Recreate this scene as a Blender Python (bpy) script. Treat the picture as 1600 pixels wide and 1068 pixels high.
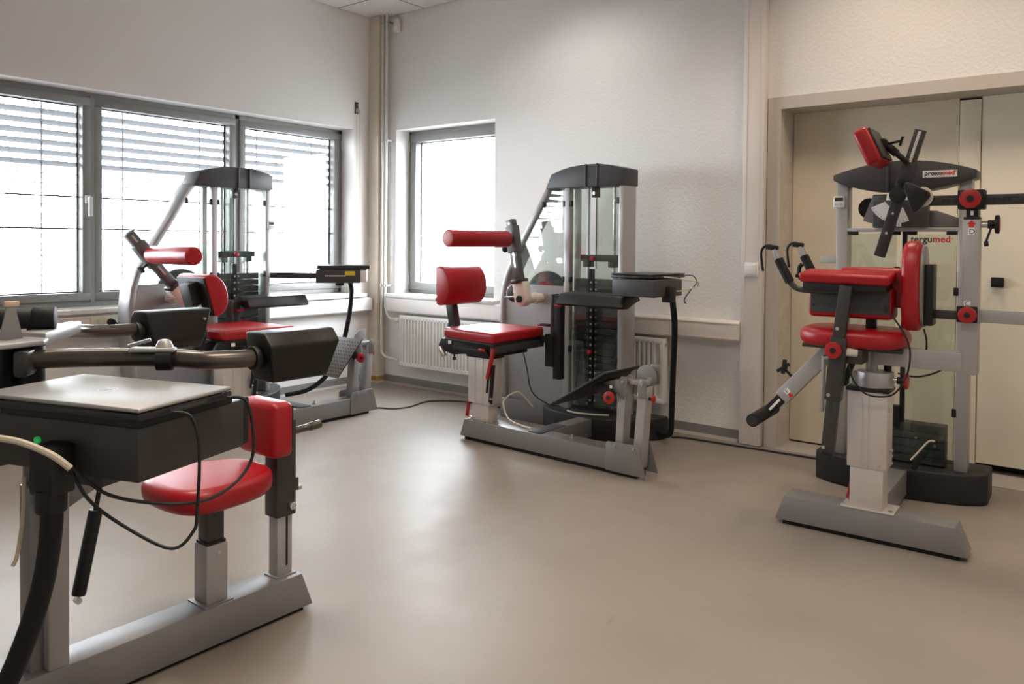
import bpy, bmesh, math, random
from mathutils import Vector, Matrix
R = math.radians
random.seed(4)
scene = bpy.context.scene
for o in list(bpy.data.objects):
    bpy.data.objects.remove(o, do_unlink=True)
col = scene.collection

# ------------------------------------------------------------------ camera
F_PX, W_PX, H_PX = 1225.27, 1600.0, 1068.0
cam_data = bpy.data.cameras.new('camera')
cam_data.sensor_width = 36.0
cam_data.lens = F_PX / W_PX * 36.0
cam_data.shift_y = -(H_PX / 2 - 402.87) / W_PX
cam_data.clip_start = 0.05
cam = bpy.data.objects.new('camera', cam_data)
col.objects.link(cam)
yaw, pitch, roll = R(38.147), R(-1.055), R(0.498)
fw = Vector((-math.sin(yaw) * math.cos(pitch), math.cos(yaw) * math.cos(pitch), math.sin(pitch)))
rt = Vector((math.cos(yaw), math.sin(yaw), 0))
up = rt.cross(fw)
r2 = math.cos(roll) * rt + math.sin(roll) * up
u2 = -math.sin(roll) * rt + math.cos(roll) * up
m3 = Matrix((r2, u2, -fw)).transposed()
cam.matrix_world = Matrix.Translation((4.9286, -4.4397, 1.15)) @ m3.to_4x4()
scene.camera = cam

# ------------------------------------------------------------------ world and exposure
world = bpy.data.worlds.new('overcast_sky')
scene.world = world
world.use_nodes = True
bg = world.node_tree.nodes['Background']
bg.inputs[0].default_value = (0.88, 0.94, 1.0, 1)
bg.inputs[1].default_value = 36.0
vs = scene.view_settings
vs.view_transform = 'Standard'
vs.look = 'None'
vs.gamma = 1.0
vs.use_curve_mapping = False
vs.exposure = 0.0

def portal(name, loc, rot, sx, sy):
    ld = bpy.data.lights.new(name, 'AREA')
    ld.shape = 'RECTANGLE'; ld.size = sx; ld.size_y = sy
    ld.cycles.is_portal = True
    o = bpy.data.objects.new(name, ld)
    o.location = loc; o.rotation_euler = rot
    col.objects.link(o)
portal('window_portal', (-0.10, -1.75, 1.39), (0, R(-90), 0), 1.36, 3.05)
portal('window_portal', (0.755, 0.10, 1.39), (R(-90), 0, 0), 1.05, 1.36)

# ------------------------------------------------------------------ materials
MATS = {}
def nodes_of(name):
    m = bpy.data.materials.new(name); m.use_nodes = True
    nt = m.node_tree
    return m, nt, nt.nodes['Principled BSDF']
def mat(name, color, rough=0.5, metal=0.0, noise=0.0, nscale=30.0, bump=0.0, bscale=200.0, spec=0.5, coat=0.0,
        stretch=None, rnoise=0.0, emit=0.0):
    m, nt, b = nodes_of(name)
    b.inputs['Base Color'].default_value = (*color, 1)
    b.inputs['Roughness'].default_value = rough
    b.inputs['Metallic'].default_value = metal
    b.inputs['Specular IOR Level'].default_value = spec
    b.inputs['Coat Weight'].default_value = coat
    tc = nt.nodes.new('ShaderNodeTexCoord')
    mp = nt.nodes.new('ShaderNodeMapping')
    nt.links.new(tc.outputs['Object'], mp.inputs['Vector'])
    if stretch: mp.inputs['Scale'].default_value = stretch
    if noise or rnoise:
        n = nt.nodes.new('ShaderNodeTexNoise'); n.inputs['Scale'].default_value = nscale
        n.inputs['Detail'].default_value = 5
        nt.links.new(mp.outputs['Vector'], n.inputs['Vector'])
        if noise:
            r = nt.nodes.new('ShaderNodeMapRange')
            r.inputs['From Min'].default_value = 0.3; r.inputs['From Max'].default_value = 0.7
            r.inputs['To Min'].default_value = 1 - noise; r.inputs['To Max'].default_value = 1 + noise
            nt.links.new(n.outputs['Fac'], r.inputs['Value'])
            mx = nt.nodes.new('ShaderNodeVectorMath'); mx.operation = 'SCALE'
            mx.inputs[0].default_value = color
            nt.links.new(r.outputs['Result'], mx.inputs['Scale'])
            nt.links.new(mx.outputs['Vector'], b.inputs['Base Color'])
        if rnoise:
            r = nt.nodes.new('ShaderNodeMapRange')
            r.inputs['From Min'].default_value = 0.3; r.inputs['From Max'].default_value = 0.7
            r.inputs['To Min'].default_value = rough - rnoise; r.inputs['To Max'].default_value = rough + rnoise
            nt.links.new(n.outputs['Fac'], r.inputs['Value'])
            nt.links.new(r.outputs['Result'], b.inputs['Roughness'])
    if bump:
        n2 = nt.nodes.new('ShaderNodeTexNoise'); n2.inputs['Scale'].default_value = bscale
        n2.inputs['Detail'].default_value = 3
        nt.links.new(mp.outputs['Vector'], n2.inputs['Vector'])
        bp = nt.nodes.new('ShaderNodeBump'); bp.inputs['Strength'].default_value = bump
        bp.inputs['Distance'].default_value = 0.004
        nt.links.new(n2.outputs['Fac'], bp.inputs['Height'])
        nt.links.new(bp.outputs['Normal'], b.inputs['Normal'])
    if emit:
        b.inputs['Emission Color'].default_value = (*color, 1)
        b.inputs['Emission Strength'].default_value = emit
    MATS[name] = m
    return m

mat('wall_plaster', (0.82, 0.80, 0.775), 0.85, bump=0.9, bscale=60, spec=0.2)
mat('wall_smooth', (0.82, 0.79, 0.76), 0.8, bump=0.1, bscale=60, spec=0.2)
mat('column_paint', (0.66, 0.58, 0.48), 0.7, noise=0.05, nscale=6, bump=0.1)
mat('brown_tape', (0.42, 0.25, 0.07), 0.6, noise=0.2, nscale=40)
mat('ceiling_tile', (0.80, 0.77, 0.74), 0.9, bump=0.2, bscale=150, spec=0.1)
mat('tile_gap', (0.10, 0.07, 0.05), 0.9)
mat('duct_plastic', (0.76, 0.70, 0.66), 0.5)
mat('sill_stone', (0.74, 0.72, 0.69), 0.45, noise=0.12, nscale=25)
mat('frame_grey', (0.235, 0.23, 0.222), 0.45, noise=0.03, nscale=8)
mat('frame_rubber', (0.02, 0.02, 0.022), 0.6)
mat('hinge_white', (0.75, 0.75, 0.74), 0.4)
mat('base_vinyl', (0.24, 0.235, 0.225), 0.5, noise=0.05)
mat('base_ridge', (0.42, 0.38, 0.34), 0.5)
mat('radiator_white', (0.80, 0.78, 0.74), 0.4)
mat('pipe_white', (0.74, 0.71, 0.66), 0.45)
mat('door_cream', (0.80, 0.72, 0.58), 0.55, noise=0.03, nscale=5)
mat('door_frame', (0.55, 0.50, 0.45), 0.55)
mat('jamb_paint', (0.60, 0.54, 0.47), 0.7, noise=0.08, nscale=14)
mat('silver_lit', (0.43, 0.415, 0.41), 0.40, metal=0.35, noise=0.03, nscale=6)  # silver_paint lightened: the stronger light on posts and beams is in the colour
mat('silver_paint', (0.25, 0.24, 0.236), 0.42, metal=0.35, noise=0.03, nscale=6)
mat('brushed_sheet', (0.36, 0.345, 0.34), 0.48, metal=0.35, noise=0.06, nscale=40, stretch=(1, 1, 12))
mat('aluminium', (0.66, 0.61, 0.58), 0.42, metal=0.5, noise=0.04, nscale=30, stretch=(12, 12, 0.6))
mat('anthracite', (0.056, 0.054, 0.056), 0.47, spec=0.4, noise=0.05, nscale=20)
mat('dark_metal', (0.050, 0.046, 0.044), 0.42, metal=0.25, noise=0.05)
mat('bronze_tube', (0.10, 0.085, 0.072), 0.30, metal=0.6)
mat('black_plastic', (0.012, 0.012, 0.013), 0.47, spec=0.35)
mat('black_rubber', (0.009, 0.009, 0.010), 0.55, spec=0.3)
mat('pad_black', (0.014, 0.012, 0.011), 0.40, spec=0.35, noise=0.15, nscale=25, bump=0.08, bscale=300)
mat('red_vinyl', (0.36, 0.005, 0.011), 0.36, bump=0.06, bscale=350, noise=0.05, nscale=5)
mat('red_plastic', (0.36, 0.010, 0.014), 0.40)
mat('steel', (0.62, 0.61, 0.60), 0.28, metal=0.9)
mat('weight_black', (0.055, 0.063, 0.062), 0.5, noise=0.08)
mat('cream_metal', (0.72, 0.64, 0.57), 0.45)
mat('white_plastic', (0.80, 0.79, 0.77), 0.4)
mat('socket_cream', (0.70, 0.64, 0.50), 0.45)
mat('grey_plastic', (0.45, 0.45, 0.44), 0.5)
mat('display_dark', (0.05, 0.055, 0.05), 0.3)
mat('paper_white', (0.88, 0.87, 0.84), 0.7)
mat('ink_black', (0.02, 0.02, 0.02), 0.6)
mat('ink_red', (0.62, 0.02, 0.02), 0.6)
mat('yellow_label', (0.75, 0.56, 0.03), 0.5)
mat('cable_black', (0.010, 0.010, 0.010), 0.5)
mat('cable_cream', (0.62, 0.55, 0.42), 0.5)
mat('laptop_silver', (0.44, 0.435, 0.43), 0.42, metal=0.75)
mat('laptop_black', (0.016, 0.016, 0.017), 0.35)
mat('slat_aluminium', (0.13, 0.133, 0.145), 0.55)
mat('led_green', (0.02, 0.45, 0.10), 0.3, emit=0.4)
mat('lamp_diffuser', (0.9, 0.88, 0.84), 0.6)
mat('outer_wall', (0.70, 0.69, 0.67), 0.9)
mat('outer_ground', (0.17, 0.17, 0.165), 0.9)
mat('base_plastic', (0.020, 0.019, 0.020), 0.52, spec=0.35, noise=0.1, nscale=15)
mat('plate_grey', (0.19, 0.185, 0.18), 0.5)
mat('arm_grey', (0.13, 0.125, 0.122), 0.38, metal=0.4)
mat('wood_chip', (0.62, 0.45, 0.34), 0.7)

def glass_mat(name, tint, glossy=1.0, rough=0.02):
    m = bpy.data.materials.new(name); m.use_nodes = True
    nt = m.node_tree; nt.nodes.clear()
    out = nt.nodes.new('ShaderNodeOutputMaterial')
    tr = nt.nodes.new('ShaderNodeBsdfTransparent'); tr.inputs[0].default_value = (*tint, 1)
    gl = nt.nodes.new('ShaderNodeBsdfGlossy'); gl.inputs['Roughness'].default_value = rough
    gl.inputs[0].default_value = (glossy, glossy, glossy, 1)
    lw = nt.nodes.new('ShaderNodeLayerWeight'); lw.inputs[0].default_value = 0.5
    pw = nt.nodes.new('ShaderNodeMath'); pw.operation = 'POWER'; pw.inputs[1].default_value = 4.0
    fr = nt.nodes.new('ShaderNodeMath'); fr.operation = 'MULTIPLY_ADD'; fr.inputs[1].default_value = 0.85; fr.inputs[2].default_value = 0.045
    nt.links.new(lw.outputs['Facing'], pw.inputs[0]); nt.links.new(pw.outputs[0], fr.inputs[0])
    mx = nt.nodes.new('ShaderNodeMixShader')
    nt.links.new(fr.outputs[0], mx.inputs[0]); nt.links.new(tr.outputs[0], mx.inputs[1]); nt.links.new(gl.outputs[0], mx.inputs[2])
    nt.links.new(mx.outputs[0], out.inputs[0])
    MATS[name] = m
glass_mat('window_glass', (0.96, 0.97, 0.97))
glass_mat('shield_glass', (0.86, 0.90, 0.87))

def floor_mat():
    m, nt, b = nodes_of('floor_linoleum')
    tc = nt.nodes.new('ShaderNodeTexCoord')
    n1 = nt.nodes.new('ShaderNodeTexNoise'); n1.inputs['Scale'].default_value = 1.6; n1.inputs['Detail'].default_value = 6
    n2 = nt.nodes.new('ShaderNodeTexNoise'); n2.inputs['Scale'].default_value = 160; n2.inputs['Detail'].default_value = 2
    n3 = nt.nodes.new('ShaderNodeTexNoise'); n3.inputs['Scale'].default_value = 7; n3.inputs['Detail'].default_value = 8
    for n in (n1, n2, n3): nt.links.new(tc.outputs['Object'], n.inputs['Vector'])
    cr = nt.nodes.new('ShaderNodeValToRGB')
    cr.color_ramp.elements[0].position = 0.3; cr.color_ramp.elements[0].color = (0.258, 0.220, 0.188, 1)
    cr.color_ramp.elements[1].position = 0.7; cr.color_ramp.elements[1].color = (0.298, 0.256, 0.220, 1)
    nt.links.new(n1.outputs['Fac'], cr.inputs[0])
    mr = nt.nodes.new('ShaderNodeMapRange'); mr.inputs['To Min'].default_value = 0.95; mr.inputs['To Max'].default_value = 1.05
    nt.links.new(n2.outputs['Fac'], mr.inputs['Value'])
    sc = nt.nodes.new('ShaderNodeVectorMath'); sc.operation = 'SCALE'
    nt.links.new(cr.outputs[0], sc.inputs[0]); nt.links.new(mr.outputs[0], sc.inputs['Scale'])
    # scuff marks: thin dark wisps
    v = nt.nodes.new('ShaderNodeTexNoise'); v.inputs['Scale'].default_value = 3.1; v.inputs['Detail'].default_value = 12; v.inputs['Distortion'].default_value = 1.5
    nt.links.new(tc.outputs['Object'], v.inputs['Vector'])
    r2 = nt.nodes.new('ShaderNodeValToRGB')
    e = r2.color_ramp.elements
    e[0].position = 0.70; e[0].color = (1, 1, 1, 1); e[1].position = 0.76; e[1].color = (0.80, 0.80, 0.80, 1)
    nt.links.new(v.outputs['Fac'], r2.inputs[0])
    mu = nt.nodes.new('ShaderNodeVectorMath'); mu.operation = 'MULTIPLY'
    nt.links.new(sc.outputs[0], mu.inputs[0]); nt.links.new(r2.outputs[0], mu.inputs[1])
    nt.links.new(mu.outputs[0], b.inputs['Base Color'])
    rr = nt.nodes.new('ShaderNodeMapRange'); rr.inputs['To Min'].default_value = 0.34; rr.inputs['To Max'].default_value = 0.50
    nt.links.new(n3.outputs['Fac'], rr.inputs['Value']); nt.links.new(rr.outputs[0], b.inputs['Roughness'])
    b.inputs['Specular IOR Level'].default_value = 0.34
    bp = nt.nodes.new('ShaderNodeBump'); bp.inputs['Strength'].default_value = 0.05; bp.inputs['Distance'].default_value = 0.002
    nt.links.new(n3.outputs['Fac'], bp.inputs['Height']); nt.links.new(bp.outputs[0], b.inputs['Normal'])
    MATS['floor_linoleum'] = m
floor_mat()

# ------------------------------------------------------------------ mesh helpers
class MB:
    def __init__(s): s.v = []; s.f = []
    def add(s, vs, fs):
        k = len(s.v); s.v += [tuple(p) for p in vs]; s.f += [tuple(i + k for i in f) for f in fs]; return s
    def box(s, x0, x1, y0, y1, z0, z1):
        return s.add([(x0,y0,z0),(x1,y0,z0),(x1,y1,z0),(x0,y1,z0),(x0,y0,z1),(x1,y0,z1),(x1,y1,z1),(x0,y1,z1)],
                     [(3,2,1,0),(4,5,6,7),(0,1,5,4),(1,2,6,5),(2,3,7,6),(3,0,4,7)])
    def hexa(s, bot, top):
        n = len(bot)
        return s.add(list(bot) + list(top), [tuple(reversed(range(n))), tuple(range(n, 2*n))] +
                     [(i, (i+1) % n, n + (i+1) % n, n + i) for i in range(n)])
    def prism(s, poly, axis, a, b):
        # poly: 2D points; axis 'z' -> (x,y), 'y' -> (x,z), 'x' -> (y,z)
        def P(p, t):
            return {'z': (p[0], p[1], t), 'y': (p[0], t, p[1]), 'x': (t, p[0], p[1])}[axis]
        return s.hexa([P(p, a) for p in poly], [P(p, b) for p in poly])
    def bar(s, p0, p1, w, h, side=(0, 1, 0), w2=None, h2=None):
        p0, p1 = Vector(p0), Vector(p1); d = (p1 - p0).normalized()
        sd = Vector(side); sd = (sd - d * sd.dot(d)).normalized(); n = d.cross(sd)
        w2 = w if w2 is None else w2; h2 = h if h2 is None else h2
        q = lambda c, a, b: [c + sd*(i*a/2) + n*(j*b/2) for i, j in ((-1,-1),(1,-1),(1,1),(-1,1))]
        return s.hexa(q(p0, w, h), q(p1, w2, h2))
    def cyl(s, p0, p1, r, seg=20, r2=None):
        p0, p1 = Vector(p0), Vector(p1); d = (p1 - p0).normalized()
        a = Vector((0,0,1)) if abs(d.z) < 0.9 else Vector((1,0,0))
        e1 = d.cross(a).normalized(); e2 = d.cross(e1)
        r2 = r if r2 is None else r2
        ring = lambda c, q: [c + e1*(q*math.cos(2*math.pi*i/seg)) + e2*(q*math.sin(2*math.pi*i/seg)) for i in range(seg)]
        return s.hexa(ring(p0, r), ring(p1, r2))
    def tube(s, pts, r, seg=10, sub=6, smooth=True):
        pts = [Vector(p) for p in pts]
        if smooth and len(pts) > 2:
            q = []
            for i in range(len(pts) - 1):
                a = pts[max(i-1, 0)]; b = pts[i]; c = pts[i+1]; d = pts[min(i+2, len(pts)-1)]
                for k in range(sub):
                    t = k / sub
                    q.append(0.5*((2*b) + (c-a)*t + (2*a-5*b+4*c-d)*t*t + (3*b-a-3*c+d)*t**3))
            q.append(pts[-1]); pts = q
        rings = []; prev = None
        for i, p in enumerate(pts):
            d = (pts[min(i+1, len(pts)-1)] - pts[max(i-1, 0)]).normalized()
            if prev is None:
                a = Vector((0,0,1)) if abs(d.z) < 0.9 else Vector((1,0,0)); e = d.cross(a).normalized()
            else:
                e = (prev - d*prev.dot(d)).normalized()
            prev = e; g = d.cross(e)
            rings.append([p + e*(r*math.cos(2*math.pi*k/seg)) + g*(r*math.sin(2*math.pi*k/seg)) for k in range(seg)])
        vs = [v for rg in rings for v in rg]; n = len(rings)
        fs = [tuple(range(seg))[::-1], tuple((n-1)*seg + k for k in range(seg))]
        for i in range(n-1):
            for k in range(seg):
                fs.append((i*seg+k, i*seg+(k+1) % seg, (i+1)*seg+(k+1) % seg, (i+1)*seg+k))
        return s.add(vs, fs)
    def ribbon(s, path, thick, y0, y1):
        # path in (x,z); inner side is to the right of travel; solid strip between y0..y1
        n = len(path); outer = [Vector((p[0], p[1])) for p in path]; inner = []
        for i in range(n):
            d = (outer[min(i+1, n-1)] - outer[max(i-1, 0)]).normalized()
            inner.append(outer[i] + Vector((d.y, -d.x)) * thick)
        vs = []
        for i in range(n):
            vs += [(outer[i].x, y0, outer[i].y), (outer[i].x, y1, outer[i].y), (inner[i].x, y1, inner[i].y), (inner[i].x, y0, inner[i].y)]
        fs = [(0,1,2,3), tuple(4*(n-1)+k for k in (3,2,1,0))]
        for i in range(n-1):
            for k in range(4):
                fs.append((4*i+k, 4*i+(k+1) % 4, 4*(i+1)+(k+1) % 4, 4*(i+1)+k))
        return s.add(vs, fs)
    def xform(s, M):
        s.v = [tuple(M @ Vector(p)) for p in s.v]; return s
    def mesh(s, name, bev=0.0, seg=2, sharp=35):
        me = bpy.data.meshes.new(name); bm = bmesh.new()
        vv = [bm.verts.new(p) for p in s.v]
        for f in s.f:
            try: bm.faces.new([vv[i] for i in f])
            except ValueError: pass
        bmesh.ops.recalc_face_normals(bm, faces=bm.faces)
        if bev:
            es = [e for e in bm.edges if len(e.link_faces) == 2 and e.calc_face_angle(0) > R(25)]
            bmesh.ops.bevel(bm, geom=es, offset=bev, segments=seg, profile=0.5, affect='EDGES', clamp_overlap=True)
        bm.to_mesh(me); bm.free()
        me.polygons.foreach_set('use_smooth', [True] * len(me.polygons))
        me.set_sharp_from_angle(angle=R(sharp))
        return me

def link(name, me, material, parent=None, label=None, cat=None, group=None, kind=None):
    o = bpy.data.objects.new(name, me)
    if me is not None and material and not me.materials: me.materials.append(MATS[material])
    col.objects.link(o)
    if parent: o.parent = parent
    if label: o['label'] = label
    if cat: o['category'] = cat
    if group: o['group'] = group
    if kind: o['kind'] = kind
    return o
def part(name, mb, material, parent=None, bev=0.0, seg=2, sharp=35, **kw):
    return link(name, mb.mesh(name, bev, seg, sharp), material, parent, **kw)
def empty(name, loc, rz=0, label=None, cat=None, group=None, kind=None):
    o = link(name, None, None, None, label, cat, group, kind)
    o.empty_display_size = 0.05
    o.location = loc; o.rotation_euler = (0, 0, rz)
    return o
def at(o, loc, rz=0):
    o.location = loc; o.rotation_euler = (0, 0, rz); return o
def text_mesh(name, s, size, material, parent, M, thick=0.0004, bold=0.0, **kw):
    cu = bpy.data.curves.new(name, 'FONT'); cu.body = s; cu.size = size; cu.extrude = thick; cu.offset = bold
    tmp = bpy.data.objects.new('tmp_text', cu); col.objects.link(tmp)
    dg = bpy.context.evaluated_depsgraph_get(); dg.update()
    me = bpy.data.meshes.new_from_object(tmp.evaluated_get(dg))
    bpy.data.objects.remove(tmp, do_unlink=True); bpy.data.curves.remove(cu)
    me.name = name; me.materials.clear(); me.materials.append(MATS[material])
    w = max(v.co.x for v in me.vertices)
    me.transform(M)
    link(name, me, None, parent, **kw)
    return w
def face_M(p, rz=0.0, tilt=0.0):
    # text facing -v (local -y), standing upright, at point p; tilt rotates in its own plane
    return Matrix.Translation(p) @ Matrix.Rotation(rz, 4, 'Z') @ Matrix.Rotation(R(90), 4, 'X') @ Matrix.Rotation(tilt, 4, 'Z')

# ================================================================== SETTING
RX, RY, H = 7.0, -6.8, 2.991            # room extents
WL0, WL1, WZ0, WZ1 = -3.30, -0.244, 0.745, 2.062   # left window opening (y, z)
BX0, BX1 = 0.235, 1.274                  # back window opening (x)
TH = 0.22
part('floor', MB().box(-0.02, RX + .02, RY - .02, 0.34, -0.06, 0.0), 'floor_linoleum', kind='structure')
wl = MB()
wl.box(-TH, 0, RY, WL0, 0, H + .06); wl.box(-TH, 0, WL1, TH, 0, H + .06)
wl.box(-TH, 0, WL0, WL1, 0, WZ0 - .03); wl.box(-TH, 0, WL0, WL1, WZ1, H + .06)
part('wall_left', wl, 'wall_smooth', kind='structure')
DX0, DZ1 = 3.374, 1.922                   # door recess
wb = MB()
wb.box(0, BX0, 0, TH, 0, H + .06); wb.box(BX0, BX1, 0, TH, 0, WZ0 - .03); wb.box(BX0, BX1, 0, TH, WZ1, H + .06)
wb.box(BX1, DX0 - .06, 0, TH, 0, H + .06); wb.box(DX0 - .06, 5.30, 0, TH, DZ1 + .06, H + .06); wb.box(5.24, RX, 0, TH, 0, H + .06)
wall_b = part('wall_back', wb, 'wall_plaster', kind='structure')
part('wall_right', MB().box(RX, RX + .1, RY, TH, 0, H + .06), 'wall_smooth', kind='structure')
part('wall_front', MB().box(-TH, RX + .1, RY - .1, RY, 0, H + .06), 'wall_smooth', kind='structure')
# suspended ceiling: dark carrier with separate tiles
ceil = part('ceiling', MB().box(-TH, RX + .1, RY - .1, TH, H + .0006, H + .1), 'tile_gap', kind='structure')
T = 0.625
xs = [0.0, 0.546] + [0.546 + T * i for i in range(1, 11)]; xs = [x for x in xs if x < RX] + [RX]
ys = [0.0, -0.412] + [-0.412 - T * i for i in range(1, 11)]; ys = [y for y in ys if y > RY] + [RY]
LAMPS = {(3, 1): 'neutral', (6, 1): 'warm', (8, 1): 'warm', (3, 5): 'added_fill', (6, 5): 'added_fill', (9, 5): 'added_fill'}  # second row: unseen lamps added to brighten the doors and the room
cache = {}
for i in range(len(xs) - 1):
    for j in range(len(ys) - 1):
        w, d = xs[i+1] - xs[i], ys[j] - ys[j+1]
        if (i, j) in LAMPS or w < .03 or d < .03: continue
        k = (round(w, 3), round(d, 3))
        if k not in cache:
            cache[k] = MB().box(-w/2 + .0065, w/2 - .0065, -d/2 + .0065, d/2 - .0065, -.0012, .0004).mesh('ceiling_tile')
        o = link('ceiling_tile', cache[k], 'ceiling_tile', ceil)
        o.location = ((xs[i] + xs[i+1])/2, (ys[j] + ys[j+1])/2, H)
LW = {'neutral': ((1.0, 0.96, 0.92), 7.8), 'warm': ((1.0, 0.82, 0.64), 10.5), 'added_fill': ((1.0, 0.88, 0.74), 20)}
NAMES = ['above the weight machine by the back window', 'above the door recess', 'right of the door recess', 'over the middle of the room, added as unseen fill',
         'over the camera side of the room, added as unseen fill', 'in the far right corner of the room, added as unseen fill']
for n, ((i, j), c) in enumerate(LAMPS.items()):
    x, y = (xs[i] + xs[i+1])/2, (ys[j] + ys[j+1])/2
    lamp = empty('ceiling_lamp', (x, y, H), 0, 'square recessed louvre lamp in the tiled ceiling ' + NAMES[n], 'lamp', 'recessed ceiling lamps')
    fr = MB()
    for s in (-1, 1):
        fr.box(-.306, .306, s*.306 - .012 * (s > 0), s*.306 + .012 * (s < 0), -.03, .006)
        fr.box(s*.306 - .012 * (s > 0), s*.306 + .012 * (s < 0), -.294, .294, -.03, .006)
    part('lamp_frame', fr, 'white_plastic', lamp)
    part('reflector', MB().box(-.294, .294, -.294, .294, -.006, .006), 'lamp_diffuser', lamp)
    ld = bpy.data.lights.new('lamp_light', 'AREA'); ld.shape = 'SQUARE'; ld.size = .54
    ld.color = LW[c][0]; ld.energy = LW[c][1]; ld.spread = R(132)
    lo = bpy.data.objects.new('lamp_light', ld); col.objects.link(lo); lo.parent = lamp; lo.location = (0, 0, -.012)

# ---- corner column, baseboards, ducts
cc = part('corner_column', MB().box(0, .118, -.089, 0, .0, H - .004), 'column_paint', kind='structure')
part('tape_band', MB().box(.0, .121, -.092, 0, 0.02, .055), 'brown_tape', cc)
bb = MB()
bb.box(.118, 3.15, -.006, 0, .012, .066)
part('baseboard_back', bb, 'base_vinyl', kind='structure')
part('cove', MB().prism([(-.03, 0), (-.006, .014), (0, .014), (0, 0)], 'x', .118, 3.15), 'base_ridge', bpy.data.objects['baseboard_back'])
bl = part('baseboard_left', MB().box(0, .006, RY, -.089, .012, .066), 'base_vinyl', kind='structure')
part('cove', MB().prism([(.03, 0), (.006, .014), (0, .014), (0, 0)], 'y', RY, -.089), 'base_ridge', bl)

def duct(name, mb_body, lips, axis):
    d = part(name, mb_body, 'duct_plastic', kind='structure', bev=.004)
    for l in lips: part('duct_lid_edge', l, 'duct_plastic', d)
    return d
duct('trim_1', MB().prism([(0, .59), (-.062, .59), (-.074, .60), (-.074, .70), (-.058, .712), (0, .712)], 'x', .20, 3.17),
     [MB().box(.21, 3.165, -.077, -.073, .605, .609), MB().box(.21, 3.165, -.077, -.073, .692, .695)], 'x')
duct('trim_2', MB().prism([(0, .588), (.062, .588), (.074, .598), (.074, .69), (.058, .702), (0, .702)], 'y', RY + .1, -.10),
     [MB().box(.073, .077, RY + .2, -.11, .602, .605), MB().box(.073, .077, RY + .2, -.11, .685, .688)], 'y')
duct('trim_3', MB().box(3.172, 3.296, -.062, 0, 0.004, H - .004),
     [MB().box(3.196, 3.199, -.0645, -.06, .004, H - .01), MB().box(3.272, 3.275, -.0645, -.06, .004, H - .01)], 'z')
part('duct_joint', MB().box(3.171, 3.297, -.0635, -.061, 1.106, 1.109), 'duct_plastic', bpy.data.objects['trim_3'])

# ---- window 1 (three panes, left wall)
FX = -0.15   # inner face of frames
w1 = empty('window_1', (0, 0, 0), kind='structure')
def win_part(name, mb, material='frame_grey', bev=.004): return part(name, mb, material, w1, bev)
win_part('frame', MB().box(FX - .06, FX, WL0, WL1, WZ1 - .035, WZ1)); win_part('frame', MB().box(FX - .06, FX, WL0, WL1, WZ0 - .01, WZ0 + .03))
win_part('frame', MB().box(FX - .06, FX, WL1 - .03, WL1, WZ0, WZ1)); win_part('frame', MB().box(FX - .06, FX, WL0, WL0 + .03, WZ0, WZ1))
win_part('mullion', MB().box(FX - .06, FX + .013, -2.228, -2.202, WZ0 + .02, WZ1 - .02), bev=0); win_part('mullion', MB().box(FX - .06, FX, -1.222, -1.182, WZ0, WZ1))
PANES = [(-3.27, -2.226), (-2.204, -1.222), (-1.188, -.280)]
for n, (a, b) in enumerate(PANES):
    sash = MB(); x0, x1 = FX - .05, FX + .014
    zb, zt = WZ0 + .03, WZ1 - .035
    s = .048
    sash.box(x0, x1, a, b, zb, zb + s); sash.box(x0, x1, a, b, zt - s, zt)
    sash.box(x0, x1, a, a + s, zb + s, zt - s); sash.box(x0, x1, b - s, b, zb + s, zt - s)
    sh = part('sash', sash, 'frame_grey', w1, .004)
    part('pane', MB().box(FX - .03, FX - .024, a + s - .008, b - s + .008, zb + s - .008, zt - s + .008), 'window_glass', sh)
    g = MB()
    g.box(x0 - .004, x0 + .004, a + s, a + s + .01, zb + s, zt - s); g.box(x0 - .004, x0 + .004, b - s - .01, b - s, zb + s, zt - s)
    g.box(x0 - .004, x0 + .004, a + s, b - s, zt - s - .008, zt - s); g.box(x0 - .004, x0 + .004, a + s, b - s, zb + s, zb + s + .008)
    part('gasket', g, 'frame_rubber', sh)
hd = MB().box(FX + .012, FX + .03, -2.262, -2.232, 1.375, 1.425).cyl((FX + .03, -2.247, 1.405), (FX + .065, -2.247, 1.405), .008)
hd.bar((FX + .062, -2.247, 1.415), (FX + .062, -2.247, 1.295), .016, .022, (1, 0, 0))
part('window_handle', hd, 'hinge_white', w1, .003)
part('hinge', MB().box(FX + .002, FX + .02, WL1 - .012, WL1 - .002, 1.90, 1.975), 'hinge_white', w1, .003)
part('hinge', MB().box(FX + .002, FX + .02, WL1 - .012, WL1 - .002, .80, .875), 'hinge_white', w1, .003)
part('window_sill', MB().box(FX, .085, WL0 - .02, -.17, WZ0 - .035, WZ0 - .008), 'sill_stone', w1, .004)
# ---- window 2 (single pane, back wall)
w2 = empty('window_2', (0, 0, 0), kind='structure')
FY = .15
for mbx in (MB().box(BX0, BX1, FY, FY + .06, WZ1 - .03, WZ1), MB().box(BX0, BX1, FY, FY + .06, WZ0 - .01, WZ0 + .02),
            MB().box(BX0, BX0 + .028, FY, FY + .06, WZ0, WZ1), MB().box(BX1 - .028, BX1, FY, FY + .06, WZ0, WZ1)):
    part('frame', mbx, 'frame_grey', w2, .004)
sash = MB(); a, b, zb, zt, s = BX0 + .028, BX1 - .028, WZ0 + .02, WZ1 - .03, .06
y0, y1 = FY - .014, FY + .05
sash.box(a, b, y0, y1, zb, zb + s); sash.box(a, b, y0, y1, zt - s, zt); sash.box(a, a + s, y0, y1, zb + s, zt - s); sash.box(b - s, b, y0, y1, zb + s, zt - s)
sh = part('sash', sash, 'frame_grey', w2, .004)
part('pane', MB().box(a + s - .008, b - s + .008, FY + .024, FY + .03, zb + s - .008, zt - s + .008), 'window_glass', sh)
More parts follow.
